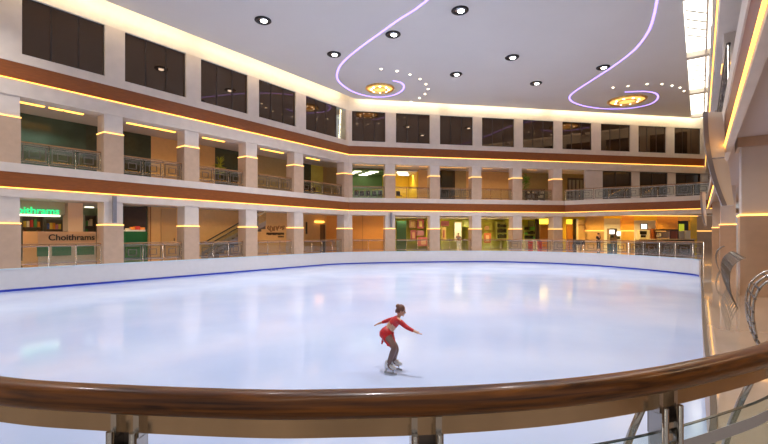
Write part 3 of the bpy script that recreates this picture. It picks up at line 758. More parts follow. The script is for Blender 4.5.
d2=rect(L,319.5,329,224.5,0,GN+.1,mat('door_brown',(0.20,0.095,0.03),0.4),'door_2',zb=0,kind='structure',th=.08)
rect(L,323.8,324.3,224.5,0,GN+.02,DARK,'door_seam',parent=d2,zb=0)
rect(L,315,323.5,221.0,222.6,GN-.05,LEDY,'wall_light',label='short amber light above the brown doorway on the left wing',cat='wall light',th=.2)
rect(L,306,307.2,222,234,GN-.06,DARK,'notice_panel',label='narrow dark panel on the warm wall left of the brown doorway',cat='panel')
rect(B,362,363,214,250,GN-.03,mat('shutter_seam',(0.7,0.33,0.08),0.6),'trim_91',kind='structure',th=.03,zb=0)

# posters and shelves in the back shops
def poster(px0,px1,py0,py1,n,col,label,inner=None,fr=B,group=None):
    m=mat('poster_%02d%02d%02d'%tuple(int(c*99) for c in col),col,0.5,var=.15,scale=8)
    root=rect(fr,px0,px1,py0,py1,n,m,'poster',label,'poster',th=.05,group=group)
    if inner:
        w=(px1-px0)*.28; h=(py1-py0)*.22; im=mat('poster_%02d%02d%02d'%tuple(int(c*99) for c in inner),inner,0.5)
        rect(fr,px0+w,px1-w,py0+h,py1-h*.8,n-.04,im,'picture',parent=root,th=.03)
    return root
pn=RN-.06
rect(B,396.5,406,221,0,5.4,mat('shop_dark_green',(0.03,0.09,0.045),0.4),'shop_partition','tall dark green display panel in the poster shop',cat='partition',zb=0,th=.2)
poster(409,416,220,228,6.8,(.50,.28,.16),'small tan poster beside the dark green panel',(.8,.6,.3))
poster(410.5,416.5,230,240,6.8,(.30,.08,.09),'dark red poster low in the poster shop',(.55,.3,.2))
poster(417,424,219,228.5,6.6,(.42,.10,.12),'wine red poster with pale centre high in the poster shop',(.9,.75,.3))
poster(417,424,230.5,235.5,6.6,(.36,.15,.20),'flat purple-brown poster in the middle of the poster shop')
poster(418,429,237,246,6.4,(.48,.12,.14),'red poster low behind the railing of the poster shop',(.7,.4,.3))
poster(426,432,219,229,6.6,(.62,.58,.10),'yellow-green poster, upper right of the poster shop',(.35,.25,.1))
poster(426,433,230,239,6.6,(.72,.70,.08),'bright lime poster with dark figure in the poster shop',(.08,.06,.03))
m_=MB()
poster(441,449,221,226,6.4,(.38,.12,.14),'long dark pink banner high in the second shop')
poster(441.5,446,227,240,6.2,(.55,.35,.12),'ochre poster at the left of the second shop',(.3,.08,.06))
poster(462,470,220,227,6.4,(.62,.72,.20),'pale lime lit panel at the upper right of the second shop',(.85,.95,.55))
rect(B,454.5,461,222,0,6.0,CREAM,'shop_pillar','cream display column behind the person in the second shop',cat='pillar',zb=0,th=.3)
rect(B,442,456,241.5,247,3.4,mat('bench_green',(.42,.45,.16),.5),'low_counter','low green-yellow counter behind the railing of the second shop',cat='counter',th=.5,zb=0)
m_=poster(484,491,233,243,5.6,(.55,.16,.06),'portrait poster in red and brown at the left of the lime shop',(.75,.5,.3))
poster(485,489,226,230,6.2,(.25,.12,.06),'small dark sign above the portrait poster')
shelf_unit(B,B.at(497,7.2),B.at(511,7.2),7.2,1.0,3.0,'wall shelf with dark goods in the lime shop',3,mat('shelf_lime',(.55,.55,.2),.5),11,per=4,cols=[DARK,BLACK])
shelf_unit(B,B.at(524,7.2),B.at(537,7.2),7.2,0.4,2.6,'wall shelf with dark goods behind the dark door post',4,mat('shelf_lime',(.55,.55,.2),.5),12,per=4,cols=[DARK,PRODC[2],BLACK])
rect(B,528,534,220.5,226.5,6.4,DARK,'wall_screen','dark square screen high in the shop by the dark door post',cat='screen')
rect(B,535.4,539,219,0,GN+.1,DARK,'door_3',kind='structure',zb=0,th=.2)
rect(B,539,549,225,0,5.2,WOOD,'cabinet','brown wooden cabinet right of the dark door post',cat='cabinet',zb=0,th=.5)
rect(B,539,548,219,224,5.4,glow('yellow_lit_panel',(1.0,.75,.05),1.6),'lit_panel','bright yellow lit panel above the brown wooden cabinet',cat='sign')
for i,(a,b_,c) in enumerate(((524,527,3),(528,532,0),(533,536,3),(538,541,0),(542,546,1))):
    rect(B,a,b_,240+i%2,0,3.0+.2*i,PRODC[c],'display_stand','%s small display stand from the left behind the railing of the dark-door shop'%ORD[i],'display stand',zb=0,th=.4,group='display stands')
# first-floor rooms
for r_,px in enumerate((354,369)):
    for j in range(4):
        n_=4.9+j*.85; m_=MB(); a=B.at(px,5.0)-j*.25; B.box(m_,a,a+1.0-.25*(r_==0),n_,n_+.3,8.0,8.06,SHOPLIGHT)
        m_.build('ceiling_light',label='fluorescent light in the green first-floor room, %s row, %s from the front'%(('left','right')[r_],ORD[j]),cat='ceiling light',group='fluorescents in the green room')
for j in range(3):
    n_=4.9+j*.9; m_=MB(); a=B.at(397,5.0)+j*.3; B.box(m_,a,a+1.1,n_,n_+.3,8.0,8.06,SHOPLIGHT)
    m_.build('ceiling_light',label='fluorescent light in the yellow first-floor room, %s from the front'%ORD[j],cat='ceiling light',group='fluorescents in the yellow room')
def chair(x,y,z,rz,label,group,m=BLACK):
    root=empty('chair',label,'chair',(x,y,z),group); cs,sn=math.cos(rz),math.sin(rz)
    def w(a,b_,c): return (x+a*cs-b_*sn,y+a*sn+b_*cs,z+c)
    m_=MB(); m_.box(w(0,0,.45),(.46,.46,.05),m,rz); m_.build('seat',root)
    m_=MB(); m_.box(w(0,.22,.72),(.44,.04,.42),m,rz); m_.build('backrest',root)
    for a,b_ in ((-.2,-.2),(.2,-.2),(-.2,.2),(.2,.2)):
        m_=MB(); m_.tube([w(a,b_,.43),w(a*1.1,b_*1.1,0)],.018,DARKSTEEL,6); m_.build('leg',root)
for i,(px,n_) in enumerate(((355.5,2.4),(361.5,2.9),(368,2.4),(375,2.9),(381.5,2.4))):
    t_=B.at(px,n_); chair(*B.P(t_,n_),FL1,.3*i-.5,'black chair in front of the green first-floor room, %s from the left'%ORD[i],'black chairs by the green room')
t_=B.at(399,2.4); chair(*B.P(t_,2.4),FL1,.4,'black chair in front of the yellow first-floor room',None)
for i,(px,n_) in enumerate(((306.5,2.4),(311,3.2),(316,2.4))):
    t_=L.at(px,n_); chair(*L.P(t_,n_),FL1,.3*i+.5,'black chair beside the lime first-floor wall on the left wing, %s from the left'%ORD[i],'black chairs on the left gallery')
def plant(x,y,z,h,label,seed=1,m=LEAF):
    rd=random.Random(seed); root=empty('potted_plant',label,'plant',(x,y,z))
    m_=MB(); m_.lathe((x,y,z),[(.14,0),(.19,.3),(.17,.3),(.16,.26),(.001,.26)],WHITE,12); m_.build('pot',root)
    m_=MB(); m_.tube([(x,y,z+.25),(x+.03,y,z+h*.6),(x,y,z+h*.85)],.02,WOOD,6); m_.build('stem',root)
    m_=MB(); k2=m_.mi(m)
    for i in range(70):
        a=rd.uniform(0,2*PI); e=rd.uniform(-.5,1.2); l_=rd.uniform(.15,.4); c=Vector((x,y,z+h*rd.uniform(.55,.95)))
        d=Vector((math.cos(a)*math.cos(e),math.sin(a)*math.cos(e),math.sin(e))); s_=Vector((-d.y,d.x,0)).normalized()*.05
        p=c+d*l_; q_=c+d*l_*2+Vector((0,0,-.08))
        v=[m_.bm.verts.new(v_) for v_ in (c,p+s_,q_,p-s_)]; f=m_.bm.faces.new(v); f.material_index=k2
    m_.build('foliage',root)
t_=L.at(220,3.8); plant(*L.P(t_,3.8),FL1,2.3,'yellow-green potted plant on the left first-floor gallery',3,mat('leaf_yellow',(.35,.4,.03),.5))
t_=B.at(526,3.6); plant(*B.P(t_,3.6),FL1,3.0,'tall green potted plant on the back first-floor gallery',5)
rect(B,441,452,172,0,4.0,mat('dark_cabinet_black',(.012,.014,.012),.3),'display_cabinet','tall black cabinet on the back first-floor gallery beside the yellow room',cat='cabinet',zb=FL1,th=.5)
shelf_unit(B,B.at(527,4.0),B.at(545,4.0),4.0,FL1,FL1+1.6,'low dark shelf on the back first-floor gallery near the plant',3,DARK,21,cols=[DARK,GREYM,PRODC[3]])
gl=B.at(566,3.2); m_=MB(); B.box(m_,B.at(568,2.5),B.at(584,2.5),2.5,2.6,FL1,OP1-.5,DARK); o=m_.build('display_cabinet',label='dark glazed cabinet on the first floor left of the three brown windows',cat='cabinet')
for j in range(4):
    m_=MB(); a=B.at(568.6+j*3.8,2.5); B.box(m_,a,a+.28,2.44,2.5,FL1+.2,OP1-.7,mat('cabinet_pane',(.25,.22,.17),.1)); m_.build('pane',o)

# cafe
rect(B,566.5,573,225,0,QN+.1,mat('cafe_wood',(.55,.22,.04),.4),'door_4',kind='structure',zb=0,th=.12)
rect(B,573.2,575.6,219,0,QN,DARK,'trim_92',kind='structure',zb=0,th=.25)
rect(B,575.6,577.5,219,0,QN,CREAM,'trim_93',kind='structure',zb=0,th=.25)
rect(B,566.5,572,219.5,224,QN,glow('yellow_lit_panel',(1.0,.75,.05),1.6),'lit_panel','bright yellow lit panel above the orange wooden door by the cafe',cat='sign')
fr_=rect(B,578,584.5,224.5,225.5,QN+.1,WOOD,'trim_94',kind='structure',th=.1); 
for i,px in enumerate((578.5,582)):
    t_=B.at(px,1.8); chair(*B.P(t_,1.8),0,.5*i+2.6,'dark cafe chair behind the curved railing, %s of the pair'%('left','right')[i],'pair of cafe chairs')
def machine(px0,px1,py0,py1,n,label,zb=None,m=STEEL,scr=SCREEN,cat='drinks machine'):
    root=rect(B,px0,px1,py0,py1,n,m,'drinks_machine',label,cat,th=.5,zb=zb)
    w=px1-px0; h=py1-py0
    rect(B,px0+w*.15,px1-w*.15,py0+h*.12,py0+h*.5,n-.27,scr,'display',parent=root,th=.03)
    rect(B,px0+w*.25,px1-w*.25,py0+h*.6,py0+h*.85,n-.27,BLACK,'dispensing_bay',parent=root,th=.03)
    return root
machine(608.5,615.5,228.5,239.5,QN+.3,'white screened drinks machine in the bright cafe opening, left one',zb=0)
machine(616,621.3,230.5,240.5,QN+.3,'white screened drinks machine in the bright cafe opening, right one',zb=0,m=WHITE)
rect(B,609,615.5,243.5,0,1.0,mat('bin_blue',(.02,.12,.35),.4),'blue_bin','blue bin behind the curved railing under the drinks machines',cat='bin',zb=0,th=.5)
ct=empty('cafe_counter','long dark cafe counter with pale top behind the curved railing','counter',(*B.P(B.at(665,1.6),1.6),0))
rect(B,637,692,239.8,0,1.7,DARK,'body',parent=ct,zb=0,th=.6); rect(B,636.5,692.5,238.9,239.8,1.65,CREAM,'top',parent=ct,th=.75)
machine(638.5,648.0,230.0,238.8,2.1,'menu board with black drawings on white standing on the cafe counter',m=WHITE,scr=BLACK,cat='menu board')
sc1=rect(B,640.5,647.5,223.5,229.5,2.6,DARK,'menu_screen','glowing white menu screen hanging over the cafe counter',cat='screen',th=.12); rect(B,641.3,646.8,224.2,228.8,2.5,SCREEN,'display',parent=sc1,th=.04)
rect(B,649,653.2,228.5,238.8,2.3,mat('fridge_brown',(.18,.05,.02),.3),'display_fridge','dark red-brown display fridge on the cafe counter',cat='fridge',th=.5)
em=empty('espresso_machine','wide steel espresso machine with dark hood on the cafe counter','coffee machine',(*B.P(B.at(665,2.1),2.1),1.2))
rect(B,655,668,231.5,238.8,2.1,STEEL,'body',parent=em,th=.5); rect(B,654,676,229.3,231,2.1,DARK,'hood',parent=em,th=.7); rect(B,668,676,231,238.8,2.2,mat('machine_wine',(.16,.04,.03),.3),'side_unit',parent=em,th=.5); rect(B,657,661,233.5,236.5,1.84,WHITE,'gauge_panel',parent=em,th=.04)
rect(B,677,683,231,238.8,2.2,GREYM,'coffee_grinder','grey coffee grinder right of the espresso machine',cat='coffee grinder',th=.4)
rect(B,684,689,230.5,238.8,2.3,WHITE,'cup_rack','pale stack of cups at the right end of the cafe counter',cat='cup rack',th=.35)
rect(B,678,690,216,0,5.5,DARK,'trim_95',kind='structure',zb=0,th=.1)
rect(B,679,684,224,231,5.3,glow('lime_lit_panel',(.75,.8,.05),.5),'lit_panel','small lime lit panel in the dark recess at the right of the cafe',cat='sign')

# slim hanging loudspeakers
for fr,px,y0,y1,lb in ((L,114.5,196,223,'slim grey column loudspeaker hanging on the second column from the left'),(B,391.2,212.5,227.5,'slim grey column loudspeaker hanging beside the orange shutter')):
    k=fr.k(px,-.12); t_=fr.at(px,-.12); z1=EYE+(HOR-y0)*k; z0_=EYE+(HOR-y1)*k; root=empty('column_loudspeaker',lb,'loudspeaker',(*fr.P(t_,-.1),z0_))
    m_=MB(); fr.box(m_,t_-.09,t_+.09,-.2,-.06,z0_,z1,GREYM); m_.build('cabinet',root)
    m_=MB(); fr.box(m_,t_-.07,t_+.07,-.215,-.2,z0_+.05,z1-.05,mat('speaker_grille',(.22,.21,.23),.6)); m_.build('grille',root)
    m_=MB(); fr.box(m_,t_-.03,t_+.03,-.06,.03,z1-.2,z1-.12,GREYM); m_.build('bracket',root)

# ------------------------------------------------------------------ bowed tubular barriers on the right promenade
def barrier(k,label,x0=0.82,nt=7,gap=.2,scale=1.0):
    t_=529.6*k+.5; root=empty('tube_barrier',label,'barrier',(*R.P(t_,X0n(x0)),0),'bowed steel barriers on the right promenade')
    prof=[(0,0),(-.08,.2),(-.13,.45),(-.13,.7),(-.07,.9),(.05,1.03),(.15,1.08)]
    for i in range(nt):
        m_=MB(); pts=[(*R.P(t_+gap*i+z*.25,X0n(x0)+n_),z) for n_,z in prof]; m_.tube(catmull(pts,4),.017 if k<.02 else .014,RSTEEL if k>.02 else STEEL,6); m_.build('curved_tube',root)
    for n_,z in ((-.08,.2),(-.115,.34),(-.13,.48),(-.135,.62),(-.11,.78),(-.07,.9),(.05,1.03)):
        m_=MB(); m_.tube([(*R.P(t_+z*.25-.05,X0n(x0)+n_),z),(*R.P(t_+gap*(nt-1)+z*.25+.05,X0n(x0)+n_),z)],.014,DARKSTEEL,6); m_.build('cross_tube',root)
barrier(.0122,'bowed tubular steel barrier on the right promenade, nearest the camera',.84,3,.50)
barrier(.0215,'bowed tubular steel barrier in front of the big nearest right column, middle one',.81,10,.48)
barrier(.042,'farthest bowed tubular steel barrier on the right promenade',.86,6)

# ------------------------------------------------------------------ near balustrade
NR=[(-2.6,1.80),(-1.85,1.55),(-1.227,1.358),(-.866,1.296),(-.394,1.25),(-.13,1.252),(.198,1.276),(.553,1.337),(.905,1.446),(1.25,1.595),(1.607,1.778),(2.05,2.10),(2.7,2.75),(3.3,3.45)]
np_=[tuple(v) for v in catmull([Vector(p) for p in NR],10)]
bal=empty('balustrade','curved near balustrade with polished wooden handrail and glass panels across the foreground','balustrade',(0,1.25,0))
woodr=bpy.data.materials.new('polished_handrail_wood'); woodr.use_nodes=True; nt=woodr.node_tree; b=nt.nodes['Principled BSDF']
b.inputs['Roughness'].default_value=.3; b.inputs['Specular IOR Level'].default_value=.3; b.inputs['Coat Weight'].default_value=.3; b.inputs['Coat Roughness'].default_value=.08
tc=nt.nodes.new('ShaderNodeTexCoord'); mp=nt.nodes.new('ShaderNodeMapping'); mp.inputs['Scale'].default_value=(1.2,5,28)
nz=nt.nodes.new('ShaderNodeTexNoise'); nz.inputs['Scale'].default_value=2.2; nz.inputs['Detail'].default_value=7; nz.inputs['Distortion'].default_value=.6
rp=nt.nodes.new('ShaderNodeValToRGB'); e=rp.color_ramp.elements; e[0].position=.32; e[0].color=(.035,.009,.001,1); e[1].position=.72; e[1].color=(.27,.088,.010,1)
nt.links.new(tc.outputs['Object'],mp.inputs[0]); nt.links.new(mp.outputs[0],nz.inputs['Vector']); nt.links.new(nz.outputs['Fac'],rp.inputs[0]); nt.links.new(rp.outputs[0],b.inputs['Base Color'])
prof=[]
for j in range(20):
    a=2*PI*j/20; c_,s_=math.cos(a),math.sin(a); e_=.8
    prof.append((.045*math.copysign(abs(c_)**e_,c_), 1.10+.039*math.copysign(abs(s_)**e_,s_)))
m_=MB(); m_.sweep(np_,prof,woodr,smooth=True); m_.build('handrail',bal,label='polished brown wooden handrail')
m_=MB(); m_.sweep(np_,[(-.006,1.003),(-.006,1.066),(.006,1.066),(.006,1.003)],BRONZE); m_.build('support_plate',bal,label='bronze-coloured steel plate under the handrail')
lens=[0]
for i in range(1,len(np_)): lens.append(lens[-1]+(Vector(np_[i])-Vector(np_[i-1])).length)
def npt(s):
    for i in range(1,len(np_)):
        if s<=lens[i]:
            f=(s-lens[i-1])/(lens[i]-lens[i-1]); p=Vector(np_[i-1]).lerp(Vector(np_[i]),f); d=(Vector(np_[i])-Vector(np_[i-1])).normalized(); return p,d
    return Vector(np_[-1]),(Vector(np_[-1])-Vector(np_[-2])).normalized()
def s_of(px):
    best=min(range(len(np_)),key=lambda i:abs(384+F_PX*np_[i][0]/np_[i][1]-px)); 
    for i in range(len(np_)-1):
        a=384+F_PX*np_[i][0]/np_[i][1]; c=384+F_PX*np_[i+1][0]/np_[i+1][1]
        if a<=px<=c: return lens[i]+(lens[i+1]-lens[i])*(px-a)/(c-a)
    return lens[best]
POST=[s_of(131),s_of(425),s_of(661)]
gap_=POST[1]-POST[0]
allp=[POST[0]-gap_]+POST+[POST[2]+.85,POST[2]+1.7]
allp=[s for s in allp if .05<s<lens[-1]-.05]
for s in allp:
    p,d=npt(s); nn=Vector((-d.y,d.x)); rz=math.atan2(d.y,d.x)
    for sg_ in (-1,1):
        c=p+d*sg_*.036-nn*.012
        m_=MB(); m_.box((c.x,c.y,.50),(.018,.05,1.0),STEEL,rz); m_.box((c.x,c.y,1.03),(.018,.03,.07),STEEL,rz); m_.build('post',bal)
        c2=c-nn*.028; m_=MB(); m_.tube([(c2.x,c2.y,0.0),(c2.x,c2.y,1.02)],.011,STEEL,8); m_.build('post_edge_tube',bal)
    m_=MB(); m_.box((p.x-nn.x*.02,p.y-nn.y*.02,.955),(.062,.03,.02),STEEL,rz); m_.build('clamp',bal)
    m_=MB(); m_.box((p.x-nn.x*.02,p.y-nn.y*.02,.87),(.062,.03,.02),STEEL,rz); m_.build('clamp',bal)
    m_=MB(); a=p-nn*.035; c=p+nn*.03; m_.tube([(a.x,a.y,.915),(c.x,c.y,.915)],.013,STEEL,10); m_.tube([(p.x-d.x*.03,p.y-d.y*.03,.915),(p.x+d.x*.03,p.y+d.y*.03,.915)],.007,STEEL,8); m_.build('bolt',bal)
    m_=MB(); m_.box((p.x+nn.x*.012,p.y+nn.y*.012,.962),(.085,.012,.085),DARKSTEEL,rz); m_.build('bracket_plate',bal)
    m_=MB(); m_.box((p.x,p.y,.008),(.2,.14,.016),STEEL,rz); m_.build('foot_plate',bal)
bounds=[.02]+allp+[lens[-1]-.02]
for i in range(len(bounds)-1):
    a=bounds[i]+.006; c=bounds[i+1]-.006; n=10
    pp=[tuple(npt(a+(c-a)*j/n)[0]) for j in range(n+1)]
    m_=MB(); m_.sweep(pp,[(-.005,.10),(-.005,.918),(.005,.918),(.005,.10)],CLEARN); g=m_.build('glass_panel',bal)
    m_=MB(); m_.sweep(pp,[(-.0052,.918),(-.0052,.9215),(.0052,.9215),(.0052,.918)],GEDGE); m_.build('glass_edge',g)
    m_=MB(); m_.sweep(pp,[(-.0065,.826),(-.0065,.872),(-.0052,.872),(-.0052,.826)],FROST); m_.build('frosted_stripe',g)
# bowed ornament tubes behind the glass
for s,sg_ in ((s_of(652),-1),(s_of(763),-1)):
    pts=[]
    for f in range(9):
        u_=f/8; p,d=npt(s+sg_*(.055*math.sin(u_*PI*.5))); nn=Vector((-d.y,d.x)); q_=p+nn*(.03+.10*math.sin(u_*PI)); pts.append((q_.x,q_.y,1.01-.9*u_))
    m_=MB(); m_.tube(pts,.0125,STEEL,10); m_.build('bowed_tube',bal)

# ------------------------------------------------------------------ people
def skin_mesh(name, verts, edges, m, sub=2, smooth=True):
    me=bpy.data.meshes.new(name); me.from_pydata([Vector(v[0]) for v in verts],edges,[]); ob=bpy.data.objects.new(name,me); C.objects.link(ob)
    md=ob.modifiers.new('skin','SKIN'); md.use_smooth_shade=True; sk_=me.skin_vertices[0].data
    for i,v in enumerate(verts):
        r=v[1]; sk_[i].radius=(r,r) if not isinstance(r,tuple) else r; sk_[i].use_root=(i==0)
    sb=ob.modifiers.new('sub','SUBSURF'); sb.levels=sub; sb.render_levels=sub
    dg=bpy.context.evaluated_depsgraph_get(); m2=bpy.data.meshes.new_from_object(ob.evaluated_get(dg)); C.objects.unlink(ob); bpy.data.objects.remove(ob)
    m2.materials.clear(); m2.materials.append(m)
    for p in m2.polygons: p.use_smooth=True; p.material_index=0
    return m2
def to_mb(mb_, me, m):
    k=mb_.mi(m); b2=bmesh.new(); b2.from_mesh(me); vm={}
    for v in b2.verts: vm[v]=mb_.bm.verts.new(v.co)
    for f in b2.faces:
        try:
            g=mb_.bm.faces.new([vm[v] for v in f.verts]); g.material_index=k; g.smooth=True
        except ValueError: pass
    b2.free()
SKIN=mat('skin',(0.62,0.36,0.24),.5); TIGHTS=mat('brown_tights',(0.20,0.12,0.10),.5); RED=mat('red_dress',(0.55,0.015,0.02),.45,var=.2,scale=20)
HAIR=mat('dark_brown_hair',(0.17,0.075,0.05),.5); SEQ=mat('sequin_tan',(0.65,0.40,0.28),.3,.3,var=.4,scale=60); BOOT=mat('white_boot',(.75,.75,.75),.35)
SY=8.07
def S(px,py,dy=0.0):
    Y=SY+dy; return Vector(((px-384)*Y/F_PX, Y, EYE-(py-HOR)*Y/F_PX))
V=[];E=[]
def add(p,r,par=None):
    V.append((p,r)); 
    if par is not None: E.append((par,len(V)-1))
    return len(V)-1
pel=add(S(386.3,334.0,.12),(.115,.10)); wa=add(S(390,328,.12),(.078,.085),pel); ch=add(S(394.5,322,.12),(.09,.115),wa); nk=add(S(398,317.6,.12),.045,ch); hb=add(S(399.8,314.3,.12),.042,nk)
hd=add(S(400.9,310.8,.12),.085,hb); ht=add(S(401.2,308.2,.12),.06,hd)
hands=[]
def arm(sh,el,wr,tip,up,down):
    s_=add(sh,.052,ch); e1=add((sh+el)/2,.043,s_); e_=add(el,.036,e1); w_=add(wr,.023,e_)
    d=(tip-wr).normalized(); side=d.cross(Vector((0,1,0))).normalized(); side2=d.cross(side).normalized()
    pm=add(wr+d*.05,.024,w_)
    for j,(o_,l_) in enumerate(((-.026,.062),(-.009,.075),(.009,.070),(.026,.055))):
        k1=add(wr+d*.075+side2*o_,.0095,pm); k2=add(wr+d*(.075+l_*.5)+side2*o_*1.1+side*.004,.008,k1); add(wr+d*(.075+l_)+side2*o_*1.15+side*.012,.007,k2)
    t1=add(wr+d*.03+side2*-.036+side*.01,.011,w_); add(wr+d*.07+side2*-.055+side*.015,.008,t1)
arm(S(398.3,320.0,-.05),S(406.6,327.2,-.13),S(414.8,331.6,-.20),S(420,334,-.24),0,0)
arm(S(395.0,319.0,.27),S(387.0,320.8,.36),S(380.8,322.8,.38),S(376.9,324.2,.38),0,0)
def leg(hip,kn_,an,heel,toe):
    h=add(hip,.088,pel); m1=add((hip+kn_)/2,.080,h); k_=add(kn_,.058,m1); c=add(kn_*.62+an*.38,.055,k_); a=add(an,.036,c); f=add(heel*.5+toe*.5+Vector((0,0,.03)),.035,a); add(toe+Vector((0,0,.03)),.028,f)
AN1=S(388.6,364.2,0); HE1=S(387.2,369.6,.02); TO1=S(394,370.4,-.06)
AN2=S(393.8,360.6,.27); HE2=S(393.0,365.2,.28); TO2=S(399.5,366.6,.20)
leg(S(386.3,337.5,.04),S(394.6,347.6,-.10),AN1,HE1,TO1)
leg(S(387.5,337.5,.22),S(396.2,348.2,.12),AN2,HE2,TO2)
me=skin_mesh('b',V,E,SKIN,2)
mb=MB(); to_mb(mb,me,SKIN)
# face: nose, brow, mouth, ears on the head, which looks ahead and slightly down to the right
HC=S(401.0,310.6,.12)
rot=Matrix.Rotation(math.radians(18),3,'Y')
mb.sphere(HC,(.082,.068,.105),SKIN,16,12,rot)
def hp(x,y,z): return HC+rot@Vector((x,y,z))
mb.sphere(hp(.088,0,-.012),(.018,.012,.02),SKIN,8,6,rot); mb.sphere(hp(.07,0,-.075),(.022,.028,.02),SKIN,8,6,rot)
for sy in (-1,1): mb.sphere(hp(-.004,sy*.068,-.01),(.016,.01,.028),SKIN,8,6,rot)
sk_body=mb.build('person',label='girl figure skater in red costume gliding on the ice, arms out, knees bent, white skates',cat='person')
origin_to(sk_body,S(389,373.5,0))
body=sk_body
def cloth(name,fn,label=None):
    m_=MB(); fn(m_); return m_.build(name,body,label=label)
cloth('eyes',lambda m_:[m_.sphere(hp(.074,sy*.028,.012),(.010,.012,.009),BLACK,8,6) for sy in (-1,1)],'dark eyes')
cloth('mouth',lambda m_:m_.sphere(hp(.082,0,-.048),(.008,.022,.006),mat('lips',(.5,.12,.1),.4),8,6,rot),'lips')
def hairf(m_):
    m_.sphere(HC+rot@Vector((-.016,0,.022)),(.086,.078,.098),HAIR,16,12,rot)
    m_.sphere(HC+Vector((-.055,0,.088)),(.048,.048,.042),HAIR,12,8)
    m_.tube([hp(-.06,0,.02),hp(-.085,.01,-.03),hp(-.078,.01,-.07)],[.03,.025,.012],HAIR,8)
cloth('hair',hairf,'dark brown hair tied in a bun')
def sub_skin(vs,es,m): 
    def f(m_): to_mb(m_,skin_mesh('c',vs,es,m,2),m)
    return f
ax0=S(390,328,.12); ax1=S(398,317.6,.12); axd=(ax1-ax0); axl=axd.length; axd.normalize()
def shell(pred,off,m):
    def f(m_):
        b2=bmesh.new(); b2.from_mesh(me); b2.normal_update(); k=m_.mi(m); vm={}
        for fc in b2.faces:
            if pred(fc.calc_center_median()):
                vs=[]
                for v in fc.verts:
                    if v not in vm: vm[v]=m_.bm.verts.new(v.co+v.normal*off)
                    vs.append(vm[v])
                g=m_.bm.faces.new(vs); g.material_index=k; g.smooth=True
        b2.free()
    return f
def taxis(p):
    v=p-ax0; t=v.dot(axd); return t/axl,(v-axd*t).length
cloth('top',shell(lambda p:.36<taxis(p)[0]<1.03 and taxis(p)[1]<.30,.010,RED),'red long-sleeved top')
cloth('midriff_panel',shell(lambda p:-.1<taxis(p)[0]<=.36 and taxis(p)[1]<.16,.008,SEQ),'tan sequinned midriff')
HZ=S(386,335.5,.1).z; AZ=S(390,366,.1).z
cloth('tights',shell(lambda p:AZ<p.z<HZ+.12 and taxis(p)[0]<-.1,.006,TIGHTS),'dark brown tights')
for a,e_,w_,lb in ((S(398.0,320.0,-.04),S(406.6,327.2,-.13),S(414.2,331.3,-.195),'near sleeve'),(S(395.0,319.0,.26),S(387.0,320.8,.36),S(381.4,322.6,.38),'far sleeve')):
    cloth('sleeve',sub_skin([(a,.060),((a+e_)/2,.052),(e_,.044),(w_,.031)],[(0,1),(1,2),(2,3)],RED))
def skirtf(m_):
    rg=[]
    A0=S(390.2,328.4,.12)
    ax=(S(386.6,334.5,.12)-S(390.2,328.4,.12)).normalized()
    rings_=[(S(390.0,328.9,.12),.100,.115,0),(S(388.2,331.6,.12),.132,.135,0),(S(387.2,335.0,.12),.162,.160,.0),(S(387.4,338.8,.12),.168,.175,.02),(S(388.9,342.0,.08),.155,.185,.035),(S(390.3,344.8,.06),.140,.19,.06)]
    for i,(c,rx,ry,w) in enumerate(rings_):
        tilt=math.radians(38-8*i if i<3 else 24+9*(i-3)); ring=[]
        for j in range(36):
            a=2*PI*j/36; fl=1+w*math.sin(a*9)*1.2; v=Vector((rx*math.cos(a)*fl,ry*math.sin(a)*fl,w*.4*math.sin(a*7)))
            v.z-= .0
            ring.append(c+Matrix.Rotation(tilt,3,'Y')@v)
        rg.append(ring)
    m_.rings(rg,RED,caps=True)
    # rear point of the skirt
    b0=S(382.2,337.5,.12); m_.rings([[b0+Vector((.0,-.06,.03)),b0+Vector((.0,.06,.03)),b0+Vector((.05,.05,-.02)),b0+Vector((.05,-.05,-.02))],[b0+Vector((-.02,-.02,-.12)),b0+Vector((-.02,.02,-.12)),b0+Vector((0,.02,-.13)),b0+Vector((0,-.02,-.13))]],RED)
cloth('skirt',skirtf,'short red pleated skirt')
for an,he,to,yb in ((AN1,HE1,TO1,0),(AN2,HE2,TO2,0)):
    ice=ICE; d=(to-he); d.z=0; d.normalize(); sd=Vector((-d.y,d.x,0))
    base=Vector((he.x,he.y,ice+.10))
    def bootf(m_):
        rr=[]
        for u_,w,zt_ in ((-.045,.030,.10),(-.02,.036,.15),(.04,.038,.125),(.09,.036,.085),(.15,.036,.06),(.19,.024,.05)):
            c=base+d*u_; rr.append([c+sd*w*.9,c+sd*w+Vector((0,0,zt_*.5)),c+sd*w*.5+Vector((0,0,zt_)),c-sd*w*.5+Vector((0,0,zt_)),c-sd*w+Vector((0,0,zt_*.5)),c-sd*w*.9])
        m_.rings(rr,BOOT)
        m_.tube([base+d*.0+Vector((0,0,.10)),an+Vector((0,0,.04))],[.046,.050],BOOT,12)
        m_.tube([base-d*.02,base-d*.02+Vector((0,0,-.045))],.03,BOOT,8)
    bt=cloth('skate_boot',bootf,'white skate boot')
    def bladef(m_):
        c=base; m_.prism([(c+d*-.07+sd*.003)[:2],(c+d*.21+sd*.003)[:2],(c+d*.21-sd*.003)[:2],(c+d*-.07-sd*.003)[:2]],ice+.002,ice+.035,STEEL)
        for u_ in (-.03,.13): m_.tube([c+d*u_+Vector((0,0,-.07)),c+d*u_+Vector((0,0,.0))],.012,STEEL,8)
    m_=MB(); bladef(m_); m_.build('blade',bt)
    m_=MB(); m_.sphere(base+d*.10+Vector((0,0,.085)),(.03,.03,.012),mat('boot_lace',(.4,.38,.38),.6),8,5); m_.build('laces',bt)

